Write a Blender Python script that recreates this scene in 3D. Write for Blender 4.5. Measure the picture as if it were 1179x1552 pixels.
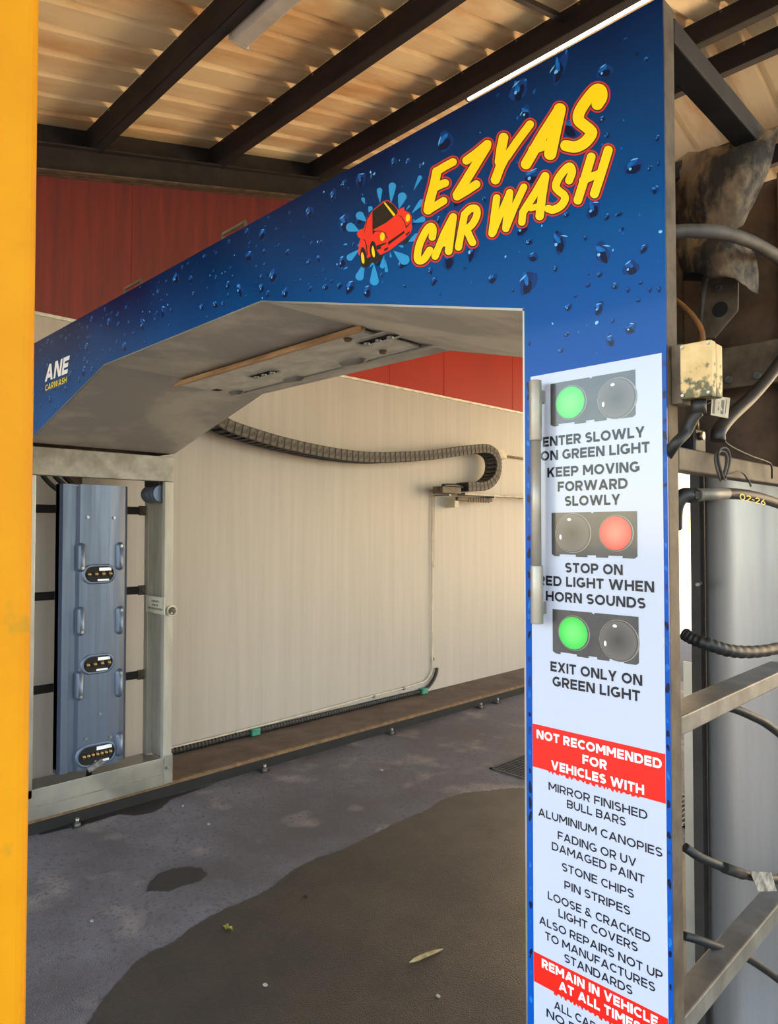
import bpy, bmesh, math, random
from mathutils import Vector, Matrix

# ------------------------------------------------------------------ clearing
for o in list(bpy.data.objects):
    bpy.data.objects.remove(o, do_unlink=True)
scene = bpy.context.scene
COL = scene.collection
rnd = random.Random(7)

# ------------------------------------------------------------------ camera
FOC, CXP, CYP, CAMZ = 1054.0, 589.5, 776.0, 1.6
YAW, PIT = math.radians(45.17), math.atan(27 / 1054)
cam_d = bpy.data.cameras.new('camera')
cam_d.sensor_fit = 'VERTICAL'
cam_d.sensor_height = 36.0
cam_d.lens = 36.0 * FOC / 1552
cam_d.clip_start = 0.02
cam_d.clip_end = 500
cam = bpy.data.objects.new('camera', cam_d)
COL.objects.link(cam)
cam.location = (0, 0, CAMZ)
cam.rotation_euler = (math.pi / 2 + PIT, 0, YAW)
scene.camera = cam

# ------------------------------------------------------------------ daylight
SUN_EL, SUN_AZ = math.radians(54), math.radians(184)      # azimuth measured from +Y towards +X
w = bpy.data.worlds.new('sky')
scene.world = w
w.use_nodes = True
nt = w.node_tree
nt.nodes.clear()
sky = nt.nodes.new('ShaderNodeTexSky')
sky.sky_type = 'NISHITA'
sky.sun_disc = False
sky.sun_elevation = SUN_EL
sky.sun_rotation = SUN_AZ
sky.air_density = 1.4
sky.dust_density = 0.6
bg = nt.nodes.new('ShaderNodeBackground')
bg.inputs[1].default_value = 0.42
wo = nt.nodes.new('ShaderNodeOutputWorld')
nt.links.new(sky.outputs[0], bg.inputs[0])
nt.links.new(bg.outputs[0], wo.inputs[0])

sun_d = bpy.data.lights.new('sun', 'SUN')
sun_d.energy = 12.5
sun_d.color = (1.0, 0.84, 0.61)
sun_d.angle = math.radians(0.6)
sun = bpy.data.objects.new('sun', sun_d)
COL.objects.link(sun)
sd = Vector((math.sin(SUN_AZ) * math.cos(SUN_EL), math.cos(SUN_AZ) * math.cos(SUN_EL), math.sin(SUN_EL)))
sun.rotation_euler = sd.to_track_quat('Z', 'Y').to_euler()
sun.location = (0, 20, 20)

vs = scene.view_settings
vs.view_transform = 'Standard'
vs.look = 'None'
vs.gamma = 1.0
vs.use_curve_mapping = False
vs.exposure = 0.82

# ------------------------------------------------------------------ measuring helpers
_F = Vector((-math.sin(YAW) * math.cos(PIT), math.cos(YAW) * math.cos(PIT), math.sin(PIT)))
_R = Vector((math.cos(YAW), math.sin(YAW), 0))
_U = _R.cross(_F)


def ray(px, py):
    return _F + _R * ((px - CXP) / FOC) - _U * ((py - CYP) / FOC)


def at_x(px, py, X):
    d = ray(px, py); t = X / d.x
    return Vector((X, d.y * t, CAMZ + d.z * t))


def at_y(px, py, Y):
    d = ray(px, py); t = Y / d.y
    return Vector((d.x * t, Y, CAMZ + d.z * t))


def at_z(px, py, Z):
    d = ray(px, py); t = (Z - CAMZ) / d.z
    return Vector((d.x * t, d.y * t, Z))


# ------------------------------------------------------------------ materials
def srgb(r, g, b):
    def f(c):
        c /= 255.0
        return c / 12.92 if c <= 0.04045 else ((c + 0.055) / 1.055) ** 2.4
    return (f(r), f(g), f(b), 1)


MATS = {}


def mat(name, c1, c2=None, rough=0.6, metal=0.0, scale=8.0, stretch=(1, 1, 1), bump=0.0, bscale=40.0,
        coat=0.0, lo=0.35, hi=0.65, rough2=None, spec=0.5, detail=5.0, emit=None, estr=0.0):
    if name in MATS:
        return MATS[name]
    m = bpy.data.materials.new(name)
    m.use_nodes = True
    t = m.node_tree
    b = t.nodes['Principled BSDF']
    b.inputs['Base Color'].default_value = c1
    b.inputs['Roughness'].default_value = rough
    b.inputs['Metallic'].default_value = metal
    b.inputs['Coat Weight'].default_value = coat
    b.inputs['Coat Roughness'].default_value = 0.06
    b.inputs['Specular IOR Level'].default_value = spec
    if emit:
        b.inputs['Emission Color'].default_value = emit
        b.inputs['Emission Strength'].default_value = estr
    tc = t.nodes.new('ShaderNodeTexCoord')
    mp = t.nodes.new('ShaderNodeMapping')
    mp.inputs['Scale'].default_value = stretch
    t.links.new(tc.outputs['Object'], mp.inputs[0])
    if c2 is not None:
        n = t.nodes.new('ShaderNodeTexNoise')
        n.inputs['Scale'].default_value = scale
        n.inputs['Detail'].default_value = detail
        n.inputs['Roughness'].default_value = 0.62
        t.links.new(mp.outputs[0], n.inputs['Vector'])
        r = t.nodes.new('ShaderNodeValToRGB')
        r.color_ramp.elements[0].position = lo
        r.color_ramp.elements[0].color = c1
        r.color_ramp.elements[1].position = hi
        r.color_ramp.elements[1].color = c2
        t.links.new(n.outputs['Fac'], r.inputs[0])
        t.links.new(r.outputs[0], b.inputs['Base Color'])
        if rough2 is not None:
            mr = t.nodes.new('ShaderNodeMapRange')
            mr.inputs['From Min'].default_value = lo
            mr.inputs['From Max'].default_value = hi
            mr.inputs['To Min'].default_value = rough
            mr.inputs['To Max'].default_value = rough2
            t.links.new(n.outputs['Fac'], mr.inputs['Value'])
            t.links.new(mr.outputs[0], b.inputs['Roughness'])
    if bump > 0:
        n2 = t.nodes.new('ShaderNodeTexNoise')
        n2.inputs['Scale'].default_value = bscale
        n2.inputs['Detail'].default_value = 4
        t.links.new(mp.outputs[0], n2.inputs['Vector'])
        bp = t.nodes.new('ShaderNodeBump')
        bp.inputs['Strength'].default_value = bump
        bp.inputs['Distance'].default_value = 0.01
        t.links.new(n2.outputs['Fac'], bp.inputs['Height'])
        t.links.new(bp.outputs[0], b.inputs['Normal'])
    MATS[name] = m
    return m


def nodes(m):
    return m.node_tree, m.node_tree.nodes['Principled BSDF']


def grains(m, scale, col, lo, hi):
    """fine speckle of aggregate mixed over a material's base colour"""
    t, b = nodes(m)
    tc = t.nodes.new('ShaderNodeTexCoord')
    n = t.nodes.new('ShaderNodeTexNoise'); n.inputs['Scale'].default_value = scale; n.inputs['Detail'].default_value = 1.5
    t.links.new(tc.outputs['Object'], n.inputs['Vector'])
    r = t.nodes.new('ShaderNodeValToRGB'); r.color_ramp.elements[0].position = lo; r.color_ramp.elements[1].position = hi
    t.links.new(n.outputs['Fac'], r.inputs[0])
    mx = t.nodes.new('ShaderNodeMix'); mx.data_type = 'RGBA'
    src = b.inputs['Base Color'].links[0].from_socket
    t.links.new(r.outputs[0], mx.inputs['Factor']); t.links.new(src, mx.inputs['A']); mx.inputs['B'].default_value = col
    t.links.new(mx.outputs['Result'], b.inputs['Base Color'])


yellow_paint = mat('yellow_paint', srgb(218, 148, 0), srgb(206, 134, 0), 0.6, spec=.25, scale=9, bump=0.15, bscale=30, lo=0.4, hi=0.75)
# scuffs on the yellow paint
t, b = nodes(yellow_paint)
sc = t.nodes.new('ShaderNodeTexNoise'); sc.inputs['Scale'].default_value = 38; sc.inputs['Detail'].default_value = 6
tcx = t.nodes.new('ShaderNodeTexCoord'); t.links.new(tcx.outputs['Object'], sc.inputs['Vector'])
rr = t.nodes.new('ShaderNodeValToRGB'); rr.color_ramp.elements[0].position = 0.66; rr.color_ramp.elements[1].position = 0.74
t.links.new(sc.outputs['Fac'], rr.inputs[0])
mx = t.nodes.new('ShaderNodeMix'); mx.data_type = 'RGBA'
src = b.inputs['Base Color'].links[0].from_socket
t.links.new(rr.outputs[0], mx.inputs['Factor']); t.links.new(src, mx.inputs['A'])
mx.inputs['B'].default_value = srgb(190, 140, 25)
t.links.new(mx.outputs['Result'], b.inputs['Base Color'])

blue_vinyl = mat('blue_vinyl', srgb(0, 60, 135), None, 0.28, coat=0.08, spec=0.15)
t, b = nodes(blue_vinyl)          # base colour by height: navy at the head of the banner, brighter blue lower down
geo = t.nodes.new('ShaderNodeNewGeometry'); sx = t.nodes.new('ShaderNodeSeparateXYZ')
t.links.new(geo.outputs['Position'], sx.inputs[0])
mr = t.nodes.new('ShaderNodeMapRange'); mr.inputs['From Min'].default_value = 1.7; mr.inputs['From Max'].default_value = 2.6
t.links.new(sx.outputs['Z'], mr.inputs['Value'])
nz = t.nodes.new('ShaderNodeTexNoise'); nz.inputs['Scale'].default_value = 3.0
t.links.new(geo.outputs['Position'], nz.inputs['Vector'])
ad = t.nodes.new('ShaderNodeMath'); ad.operation = 'MULTIPLY_ADD'; ad.inputs[1].default_value = 0.25; ad.inputs[2].default_value = -0.125
t.links.new(nz.outputs['Fac'], ad.inputs[0])
a2 = t.nodes.new('ShaderNodeMath'); a2.operation = 'ADD'
t.links.new(mr.outputs[0], a2.inputs[0]); t.links.new(ad.outputs[0], a2.inputs[1])
cr = t.nodes.new('ShaderNodeValToRGB')
e = cr.color_ramp.elements
e[0].position = 0.1; e[0].color = srgb(0, 76, 166)
e[1].position = 1.0; e[1].color = srgb(0, 20, 62)
k = e.new(0.5); k.color = srgb(0, 76, 142)
t.links.new(a2.outputs[0], cr.inputs[0]); t.links.new(cr.outputs[0], b.inputs['Base Color'])

drop_lit = mat('drop_print_lit', srgb(20, 116, 206), srgb(4, 72, 150), 0.3, scale=40, coat=0.1, spec=.2)
drop_mid = mat('drop_print_mid', srgb(2, 60, 128), srgb(2, 44, 104), 0.3, scale=30, coat=0.1, spec=.2)
drop_dark = mat('drop_print_dark', srgb(1, 18, 54), None, 0.3, coat=0.1, spec=.2)
drop_glint = mat('drop_print_glint', srgb(110, 186, 242), None, 0.3, coat=0.5)
white_vinyl = mat('white_vinyl', srgb(182, 190, 210), None, 0.3, coat=0.5)
black_ink = mat('black_ink', srgb(14, 16, 28), None, 0.3, coat=0.3, spec=.3)
red_ink = mat('red_ink', srgb(218, 28, 16), None, 0.3, coat=0.15, spec=.3)
white_ink = mat('white_ink', srgb(245, 245, 248), None, 0.3, coat=0.5)
logo_yellow = mat('logo_yellow', srgb(250, 212, 0), None, 0.3, coat=0.4)
logo_red = mat('logo_red', srgb(196, 46, 52), None, 0.3, coat=0.4)
logo_black = mat('logo_black', srgb(40, 8, 10), None, 0.3, coat=0.4)
car_red = mat('car_red', srgb(236, 44, 24), None, 0.3, coat=0.4)
car_black = mat('car_black', srgb(10, 10, 10), None, 0.3, coat=0.4)
splash_blue = mat('splash_blue', srgb(22, 148, 216), None, 0.3, coat=0.4)
lamp_box_ink = mat('lamp_box_ink', srgb(62, 60, 60), srgb(40, 42, 46), 0.3, scale=20, coat=0.7)
ring_ink = mat('ring_ink', srgb(128, 124, 118), None, 0.3, coat=0.7)


def lens_mat(name, cin, cout, r):
    m = mat(name, cout, None, 0.3, coat=0.6)
    t, b = nodes(m)
    tc = t.nodes.new('ShaderNodeTexCoord')
    vm = t.nodes.new('ShaderNodeVectorMath'); vm.operation = 'LENGTH'
    t.links.new(tc.outputs['Object'], vm.inputs[0])
    q = t.nodes.new('ShaderNodeMapRange'); q.inputs['From Max'].default_value = r
    t.links.new(vm.outputs['Value'], q.inputs['Value'])
    c = t.nodes.new('ShaderNodeValToRGB')
    c.color_ramp.elements[0].color = cin; c.color_ramp.elements[1].color = cout
    t.links.new(q.outputs[0], c.inputs[0]); t.links.new(c.outputs[0], b.inputs['Base Color'])
    return m


lens_green = lens_mat('lens_green_print', srgb(110, 225, 110), srgb(25, 190, 60), 0.033)
lens_red = lens_mat('lens_red_print', srgb(255, 130, 110), srgb(235, 52, 44), 0.033)
lens_dark = lens_mat('lens_dark_print', srgb(44, 42, 42), srgb(92, 88, 84), 0.036)

stainless = mat('stainless', srgb(150, 148, 140), srgb(176, 172, 164), 0.34, 0.85, scale=3.0, rough2=0.46)
soffit_steel = mat('soffit_steel', srgb(186, 182, 170), srgb(164, 161, 154), 0.36, 0.5, scale=2.2, lo=0.44, hi=0.56, rough2=0.5)
frame_steel = mat('frame_steel', srgb(150, 146, 136), srgb(118, 112, 102), 0.5, 0.5, scale=10)
galv = mat('galvanised', srgb(172, 168, 156), srgb(152, 147, 135), 0.5, 0.3, scale=8, stretch=(2, 2, .4))
guard_steel = mat('guard_steel', srgb(104, 116, 136), srgb(92, 103, 122), 0.34, 0.6, scale=6, stretch=(5, 5, 0.25), rough2=0.45)
sheet_steel = mat('sheet_steel', srgb(166, 165, 165), srgb(154, 153, 154), 0.34, 0.7, scale=4, stretch=(4, 4, 0.3), rough2=0.4)
rod_steel = mat('rod_steel', srgb(176, 170, 158), srgb(160, 152, 140), 0.4, 0.45, scale=12)
brown_steel = mat('brown_steel', srgb(112, 98, 80), srgb(74, 62, 50), 0.62, 0.2, scale=14)
dark_steel = mat('dark_steel', srgb(50, 44, 40), srgb(32, 28, 26), 0.7, 0.1, scale=9)
dirty_panel = mat('dirty_panel', srgb(112, 88, 68), srgb(54, 46, 40), 0.8, 0.0, scale=5, detail=7)
purlin_steel = mat('purlin_steel', srgb(52, 42, 36), srgb(30, 27, 25), 0.75, 0.0, scale=6, stretch=(0.5, 2, 2))
chain_plastic = mat('chain_plastic', srgb(70, 66, 60), srgb(120, 112, 100), 0.75, 0.0, scale=26, detail=7, lo=0.4, hi=0.7)
rubber = mat('rubber', srgb(26, 26, 28), srgb(40, 38, 36), 0.5, scale=20)
grey_hose = mat('grey_hose', srgb(92, 86, 80), srgb(62, 58, 54), 0.6, scale=12)
orange_hose = mat('orange_hose', srgb(140, 92, 44), srgb(96, 66, 40), 0.6, scale=20)
cover_mat = mat('dusty_cover', srgb(150, 130, 106), srgb(50, 46, 44), 0.8, scale=11, stretch=(1, 1, .6), detail=9, bump=1.0, bscale=26, lo=.4, hi=.58)
brass = mat('brass', srgb(176, 150, 100), srgb(120, 100, 70), 0.35, 0.8, scale=60)
dark_void = mat('dark_void', srgb(20, 18, 18), None, 0.8)
bare_wood = mat('tan_strip', srgb(190, 154, 110), srgb(140, 104, 66), 0.5, scale=12, stretch=(0.4, 3, 3))
plate_paint = mat('plate_paint', srgb(214, 211, 196), srgb(178, 174, 158), 0.45, 0.3, scale=7, stretch=(1, 2, 1), detail=7)
box_mat = mat('mossy_box', srgb(226, 196, 140), srgb(198, 166, 108), 0.5, scale=18)
t, b = nodes(box_mat)             # moss and grime, thick on the lower half of the box
tc = t.nodes.new('ShaderNodeTexCoord'); sp = t.nodes.new('ShaderNodeSeparateXYZ'); t.links.new(tc.outputs['Object'], sp.inputs[0])
nn = t.nodes.new('ShaderNodeTexNoise'); nn.inputs['Scale'].default_value = 70; nn.inputs['Detail'].default_value = 6
t.links.new(tc.outputs['Object'], nn.inputs['Vector'])
mm = t.nodes.new('ShaderNodeMath'); mm.operation = 'MULTIPLY_ADD'; mm.inputs[1].default_value = -5.0
t.links.new(sp.outputs['Z'], mm.inputs[0]); t.links.new(nn.outputs['Fac'], mm.inputs[2])
r2 = t.nodes.new('ShaderNodeValToRGB'); r2.color_ramp.elements[0].position = 0.56; r2.color_ramp.elements[1].position = 0.68
t.links.new(mm.outputs[0], r2.inputs[0])
m3 = t.nodes.new('ShaderNodeMix'); m3.data_type = 'RGBA'
src = b.inputs['Base Color'].links[0].from_socket
t.links.new(r2.outputs[0], m3.inputs['Factor']); t.links.new(src, m3.inputs['A']); m3.inputs['B'].default_value = srgb(92, 88, 56)
t.links.new(m3.outputs['Result'], b.inputs['Base Color'])

tag_paper = mat('tag_paper', srgb(196, 182, 156), srgb(168, 154, 128), 0.6, scale=30)
ink_grey = mat('ink_grey', srgb(90, 84, 76), None, 0.6)
green_plastic = mat('green_plastic', srgb(60, 150, 120), srgb(40, 110, 90), 0.5, scale=30)
pvc = mat('pvc_conduit', srgb(206, 194, 172), srgb(180, 168, 146), 0.5, scale=10)
zinc = mat('zinc', srgb(176, 176, 172), srgb(120, 118, 112), 0.35, 0.8, scale=40)
asphalt_bay = mat('bay_floor', srgb(103, 101, 106), srgb(76, 73, 76), 0.8, scale=1.7, detail=12, bump=0.7, bscale=190, rough2=0.62, lo=.38, hi=.62)
grains(asphalt_bay, 4.5, srgb(138, 130, 124), .55, .80)
grains(asphalt_bay, 55, srgb(72, 68, 68), .52, .78)
grains(asphalt_bay, 260, srgb(60, 56, 54), .60, .72)
grains(asphalt_bay, 210, srgb(168, 160, 152), .66, .76)
wet_floor = mat('wet_floor', srgb(46, 40, 33), srgb(34, 30, 27), 0.45, scale=2.0, detail=9, bump=0.8, bscale=210, rough2=0.55, lo=0.4, hi=0.62)
grains(wet_floor, 60, srgb(58, 51, 43), .52, .78)
grains(wet_floor, 240, srgb(30, 28, 27), .60, .72)
grains(wet_floor, 200, srgb(84, 77, 66), .68, .78)
puddle_m = mat('puddle_mat', srgb(44, 41, 38), srgb(36, 33, 31), 0.6, scale=14, bump=0.3, bscale=120)
concrete = mat('apron_concrete', srgb(228, 208, 176), srgb(212, 190, 158), 0.85, scale=0.8, detail=7)
bounce_wall = mat('bounce_wall', srgb(240, 222, 190), srgb(232, 212, 178), 0.8, scale=0.6, detail=6)
yard = mat('yard_asphalt', srgb(60, 64, 72), srgb(48, 52, 60), 0.85, scale=0.9, detail=7)
kerb_top = mat('kerb_top', srgb(104, 88, 76), srgb(78, 64, 54), 0.8, scale=5, detail=8, bump=0.3, bscale=80)
kerb_edge = mat('kerb_edge', srgb(126, 98, 66), srgb(90, 68, 46), 0.7, scale=20)
kerb_face = mat('kerb_face', srgb(24, 23, 22), srgb(17, 16, 16), 0.8, scale=9)
leaf_m = mat('leaf_yellow', srgb(160, 150, 50), srgb(110, 100, 40), 0.6, scale=60)
stick_m = mat('dry_stick', srgb(180, 160, 110), srgb(130, 110, 70), 0.7, scale=40)
pebble_m = mat('pebble', srgb(170, 164, 156), srgb(130, 124, 116), 0.7, scale=40)
tube_glow = mat('tube_glow', srgb(250, 248, 240), None, 0.4, emit=(1.0, 0.95, 0.86, 1), estr=3.0)
diffuser = mat('diffuser', srgb(216, 206, 190), srgb(196, 184, 166), 0.45, scale=6)
grate_m = mat('grate_steel', srgb(70, 72, 74), srgb(44, 44, 46), 0.5, 0.5, scale=20)
hose_yellow = mat('hose_marking', srgb(214, 190, 70), None, 0.6)

# white insulated wall panels: fine vertical ribs every 60 mm and a joint every 1.2 m
white_wall = mat('white_wall', srgb(174, 167, 157), srgb(166, 159, 148), 0.42, scale=2.5, stretch=(1, 6, 0.25), detail=6)
t, b = nodes(white_wall)
geo = t.nodes.new('ShaderNodeNewGeometry'); sp = t.nodes.new('ShaderNodeSeparateXYZ'); t.links.new(geo.outputs['Position'], sp.inputs[0])
def stripe(period, frac):
    d = t.nodes.new('ShaderNodeMath'); d.operation = 'DIVIDE'; d.inputs[1].default_value = period
    t.links.new(sp.outputs['Y'], d.inputs[0])
    f = t.nodes.new('ShaderNodeMath'); f.operation = 'FRACT'; t.links.new(d.outputs[0], f.inputs[0])
    l = t.nodes.new('ShaderNodeMath'); l.operation = 'LESS_THAN'; l.inputs[1].default_value = frac
    t.links.new(f.outputs[0], l.inputs[0])
    return l
s1, s2 = stripe(0.06, 0.1), stripe(1.2, 0.005)
mxx = t.nodes.new('ShaderNodeMath'); mxx.operation = 'MAXIMUM'; t.links.new(s1.outputs[0], mxx.inputs[0]); t.links.new(s2.outputs[0], mxx.inputs[1])
bp = t.nodes.new('ShaderNodeBump'); bp.inputs['Distance'].default_value = 0.0015; bp.inputs['Strength'].default_value = 0.5; bp.invert = True
t.links.new(mxx.outputs[0], bp.inputs['Height']); t.links.new(bp.outputs[0], b.inputs['Normal'])

red_lit = mat('red_wall_lit', srgb(166, 38, 22), srgb(158, 35, 20), 0.5, scale=1.5, spec=0.25)  # same red sheet, brighter because bounced light is painted into the colour
red_wall = mat('red_wall', srgb(126, 40, 35), srgb(98, 33, 30), 0.6, scale=3, stretch=(1, 5, 0.4), detail=7)  # dirt streaks, plus the shade under the roof painted into the red
roof_sheet = mat('roof_sheet', srgb(246, 220, 170), srgb(214, 156, 92), 0.55, scale=1.6, stretch=(2.2, 0.5, 1), detail=7, lo=0.45, hi=0.72)


# ------------------------------------------------------------------ mesh helpers
class MB:
    def __init__(self):
        self.v, self.f, self.mi, self.sm = [], [], [], []

    def add(self, pts, faces, mi=0, smooth=False):
        n = len(self.v)
        self.v += [Vector(p) for p in pts]
        for fc in faces:
            self.f.append([n + i for i in fc]); self.mi.append(mi); self.sm.append(smooth)
        return self

    def box(self, a, b, mi=0):
        x0, x1 = sorted((a[0], b[0])); y0, y1 = sorted((a[1], b[1])); z0, z1 = sorted((a[2], b[2]))
        p = [(x0, y0, z0), (x1, y0, z0), (x1, y1, z0), (x0, y1, z0), (x0, y0, z1), (x1, y0, z1), (x1, y1, z1), (x0, y1, z1)]
        return self.add(p, [(0, 3, 2, 1), (4, 5, 6, 7), (0, 1, 5, 4), (1, 2, 6, 5), (2, 3, 7, 6), (3, 0, 4, 7)], mi)

    def bar(self, p, q, wd, ht, up=(0, 0, 1), mi=0):
        p, q, up = Vector(p), Vector(q), Vector(up)
        d = (q - p).normalized(); s = d.cross(up).normalized(); u = s.cross(d)
        pts = []
        for c in (p, q):
            for i, j in ((-1, -1), (1, -1), (1, 1), (-1, 1)):
                pts.append(c + s * (wd / 2 * i) + u * (ht / 2 * j))
        return self.add(pts, [(0, 1, 2, 3), (7, 6, 5, 4), (0, 4, 5, 1), (1, 5, 6, 2), (2, 6, 7, 3), (3, 7, 4, 0)], mi)

    def prism(self, poly, ext, mi=0):
        n = len(poly); e = Vector(ext)
        pts = [Vector(p) for p in poly] + [Vector(p) + e for p in poly]
        fs = [tuple(range(n)), tuple(range(2 * n - 1, n - 1, -1))]
        for i in range(n):
            j = (i + 1) % n
            fs.append((i, n + i, n + j, j))
        return self.add(pts, fs, mi)

    def poly(self, pts, mi=0):
        return self.add(pts, [tuple(range(len(pts)))], mi)

    def tube(self, pts, r, seg=12, mi=0, caps=True, smooth=True):
        P = [Vector(p) for p in pts]
        rs = r if isinstance(r, (list, tuple)) else [r] * len(P)
        T = []
        for i in range(len(P)):
            a = P[max(i - 1, 0)]; c = P[min(i + 1, len(P) - 1)]
            T.append((c - a).normalized())
        ref = Vector((0, 0, 1)) if abs(T[0].z) < 0.9 else Vector((1, 0, 0))
        nrm = (ref - T[0] * ref.dot(T[0])).normalized()
        base = len(self.v)
        for i, p in enumerate(P):
            nrm = (nrm - T[i] * nrm.dot(T[i])).normalized()
            bi = T[i].cross(nrm)
            for k in range(seg):
                a = 2 * math.pi * k / seg
                self.v.append(p + (nrm * math.cos(a) + bi * math.sin(a)) * rs[i])
        for i in range(len(P) - 1):
            for k in range(seg):
                k2 = (k + 1) % seg
                self.f.append([base + i * seg + k, base + i * seg + k2, base + (i + 1) * seg + k2, base + (i + 1) * seg + k])
                self.mi.append(mi); self.sm.append(smooth)
        if caps:
            self.f.append([base + k for k in range(seg - 1, -1, -1)]); self.mi.append(mi); self.sm.append(False)
            self.f.append([base + (len(P) - 1) * seg + k for k in range(seg)]); self.mi.append(mi); self.sm.append(False)
        return self

    def build(self, name, ms, parent=None, bevel=0.0, origin=None, bseg=2, clean=True):
        lo = Vector([min(p[i] for p in self.v) for i in range(3)]); hi = Vector([max(p[i] for p in self.v) for i in range(3)])
        org = Vector(origin) if origin is not None else (lo + hi) / 2
        me = bpy.data.meshes.new(name)
        me.from_pydata([p - org for p in self.v], [], self.f)
        ms = ms if isinstance(ms, (list, tuple)) else [ms]
        for m in ms:
            me.materials.append(m)
        me.polygons.foreach_set('material_index', self.mi)
        me.polygons.foreach_set('use_smooth', self.sm)
        if clean:
            bm = bmesh.new(); bm.from_mesh(me)
            bmesh.ops.recalc_face_normals(bm, faces=bm.faces)
            bm.to_mesh(me); bm.free()
        me.update()
        o = bpy.data.objects.new(name, me)
        COL.objects.link(o)
        if parent is not None:
            o.parent = parent
            pw = Vector((0, 0, 0)); q = parent
            while q is not None:
                pw += Vector(q.location); q = q.parent
            o.location = org - pw
        else:
            o.location = org
        if bevel > 0:
            md = o.modifiers.new('bevel', 'BEVEL'); md.width = bevel; md.segments = bseg; md.limit_method = 'ANGLE'; md.angle_limit = math.radians(40)
        return o


def spline(pts, n=8):
    P = [Vector(p) for p in pts]
    P = [P[0] * 2 - P[1]] + P + [P[-1] * 2 - P[-2]]
    out = []
    for i in range(1, len(P) - 2):
        a, b_, c, d = P[i - 1], P[i], P[i + 1], P[i + 2]
        for k in range(n):
            s = k / n
            out.append(0.5 * ((2 * b_) + (c - a) * s + (2 * a - 5 * b_ + 4 * c - d) * s * s + (3 * b_ - a - 3 * c + d) * s ** 3))
    out.append(P[-2])
    return out


def tag(o, label, cat, group=None, kind=None):
    o['label'] = label; o['category'] = cat
    if group: o['group'] = group
    if kind: o['kind'] = kind
    return o


def thing(name, loc, label, cat, group=None):
    o = bpy.data.objects.new(name, None)
    o.empty_display_size = 0.1
    COL.objects.link(o); o.location = loc
    return tag(o, label, cat, group)


def structure(o):
    o['kind'] = 'structure'
    return o


def disc(c, ux, uy, r1, r2, n=32):
    c, ux, uy = Vector(c), Vector(ux), Vector(uy)
    return [c + ux * (r1 * math.cos(2 * math.pi * k / n)) + uy * (r2 * math.sin(2 * math.pi * k / n)) for k in range(n)]

# ================================================================== THE SETTING
YE, YF = 9.5, -1.9                  # far and near ends of the roof
RIDGE, SL = 4.66, 0.2587            # ridge line, roof slope


def zbot(y):                        # underside of the purlins
    z = 3.972 + SL * (y - 1.70)
    if y > RIDGE:
        z = 3.972 + SL * (RIDGE - 1.70) - SL * (y - RIDGE)
    return z


PD = 0.15                           # purlin depth
m = MB().box((-4.9, -6.5, -0.2), (4.0, 7.4, 0.0))
floor = structure(m.build('floor', asphalt_bay))
m = MB().box((-30, 10.5, -0.2), (30, 60, -0.004))
structure(m.build('floor_outside', concrete))
m = MB().box((-16, 17, -0.2), (14, 17.3, 6.5))  # added cream wall beyond the exit, bounces low sunlight onto the roof underside
structure(m.build('wall_bounce', bounce_wall))
m = MB().box((-30, -60, -0.2), (30, -6.5, -0.004)); m.box((4.0, -6.5, -0.2), (30, 7.4, -0.004)); m.box((-30, -6.5, -0.2), (-4.9, 7.4, -0.004)); m.box((-30, 7.4, -0.2), (30, 10.5, -0.004))
structure(m.build('floor_yard', yard))

# left wall: white insulated panel below, red sheet above
WX = -4.42
m = MB().prism([(WX, YF, 0.0), (WX, 7.5, 0.0), (WX, 7.5, 2.9), (WX, YF, 2.9), (WX, YF, zbot(YF) - 0.01)], (-0.08, 0, 0))
structure(m.build('wall_left', white_wall))
topc = [(WX, 3.7, 2.9), (WX, 7.5, 2.9), (WX, 7.5, zbot(7.5) - 0.01), (WX, RIDGE, zbot(RIDGE) - 0.01), (WX, 3.7, zbot(3.7) - .01)]
m = MB().prism(topc, (-0.03, 0, 0))
for y in (4.4, 5.15, 6.3):
    m.box((WX - 0.001, y, 2.9), (WX + 0.002, y + 0.008, zbot(y) - 0.06))
structure(m.build('wall_left_red_far', red_lit))
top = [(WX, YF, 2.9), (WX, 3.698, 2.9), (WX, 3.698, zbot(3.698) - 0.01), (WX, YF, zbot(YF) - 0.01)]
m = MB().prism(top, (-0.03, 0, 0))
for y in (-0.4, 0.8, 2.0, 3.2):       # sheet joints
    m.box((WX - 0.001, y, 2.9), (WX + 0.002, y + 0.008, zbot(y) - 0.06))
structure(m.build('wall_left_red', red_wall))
m = MB().box((WX - 0.02, YF, 2.885), (WX + 0.012, 7.5, 2.905))
structure(m.build('trim_1', plate_paint))
# kerb carrying the rail
m = MB()
m.box((WX + 0.001, YF, 0.0), (-3.96, 7.5, 0.079), 0)
m.box((-3.96, YF, 0.062), (-3.93, 7.5, 0.083), 1)
m.box((-3.955, YF, 0.0), (-3.932, 7.5, 0.062), 2)
structure(m.build('trim_2', [kerb_top, kerb_edge, kerb_face]))
# strip closing the purlin ends, dark colour standing in for the wall's shade
m = MB().prism([(WX - 0.001, YF, zbot(YF) - 0.008), (WX - 0.001, RIDGE, zbot(RIDGE) - 0.008), (WX - 0.001, YE, zbot(YE) - 0.008),
                (WX - 0.001, YE, zbot(YE) + PD + 0.03), (WX - 0.001, RIDGE, zbot(RIDGE) + PD + 0.03), (WX - 0.001, YF, zbot(YF) + PD + 0.03)], (-0.02, 0, 0))
structure(m.build('trim_shade', dark_steel))

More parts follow.
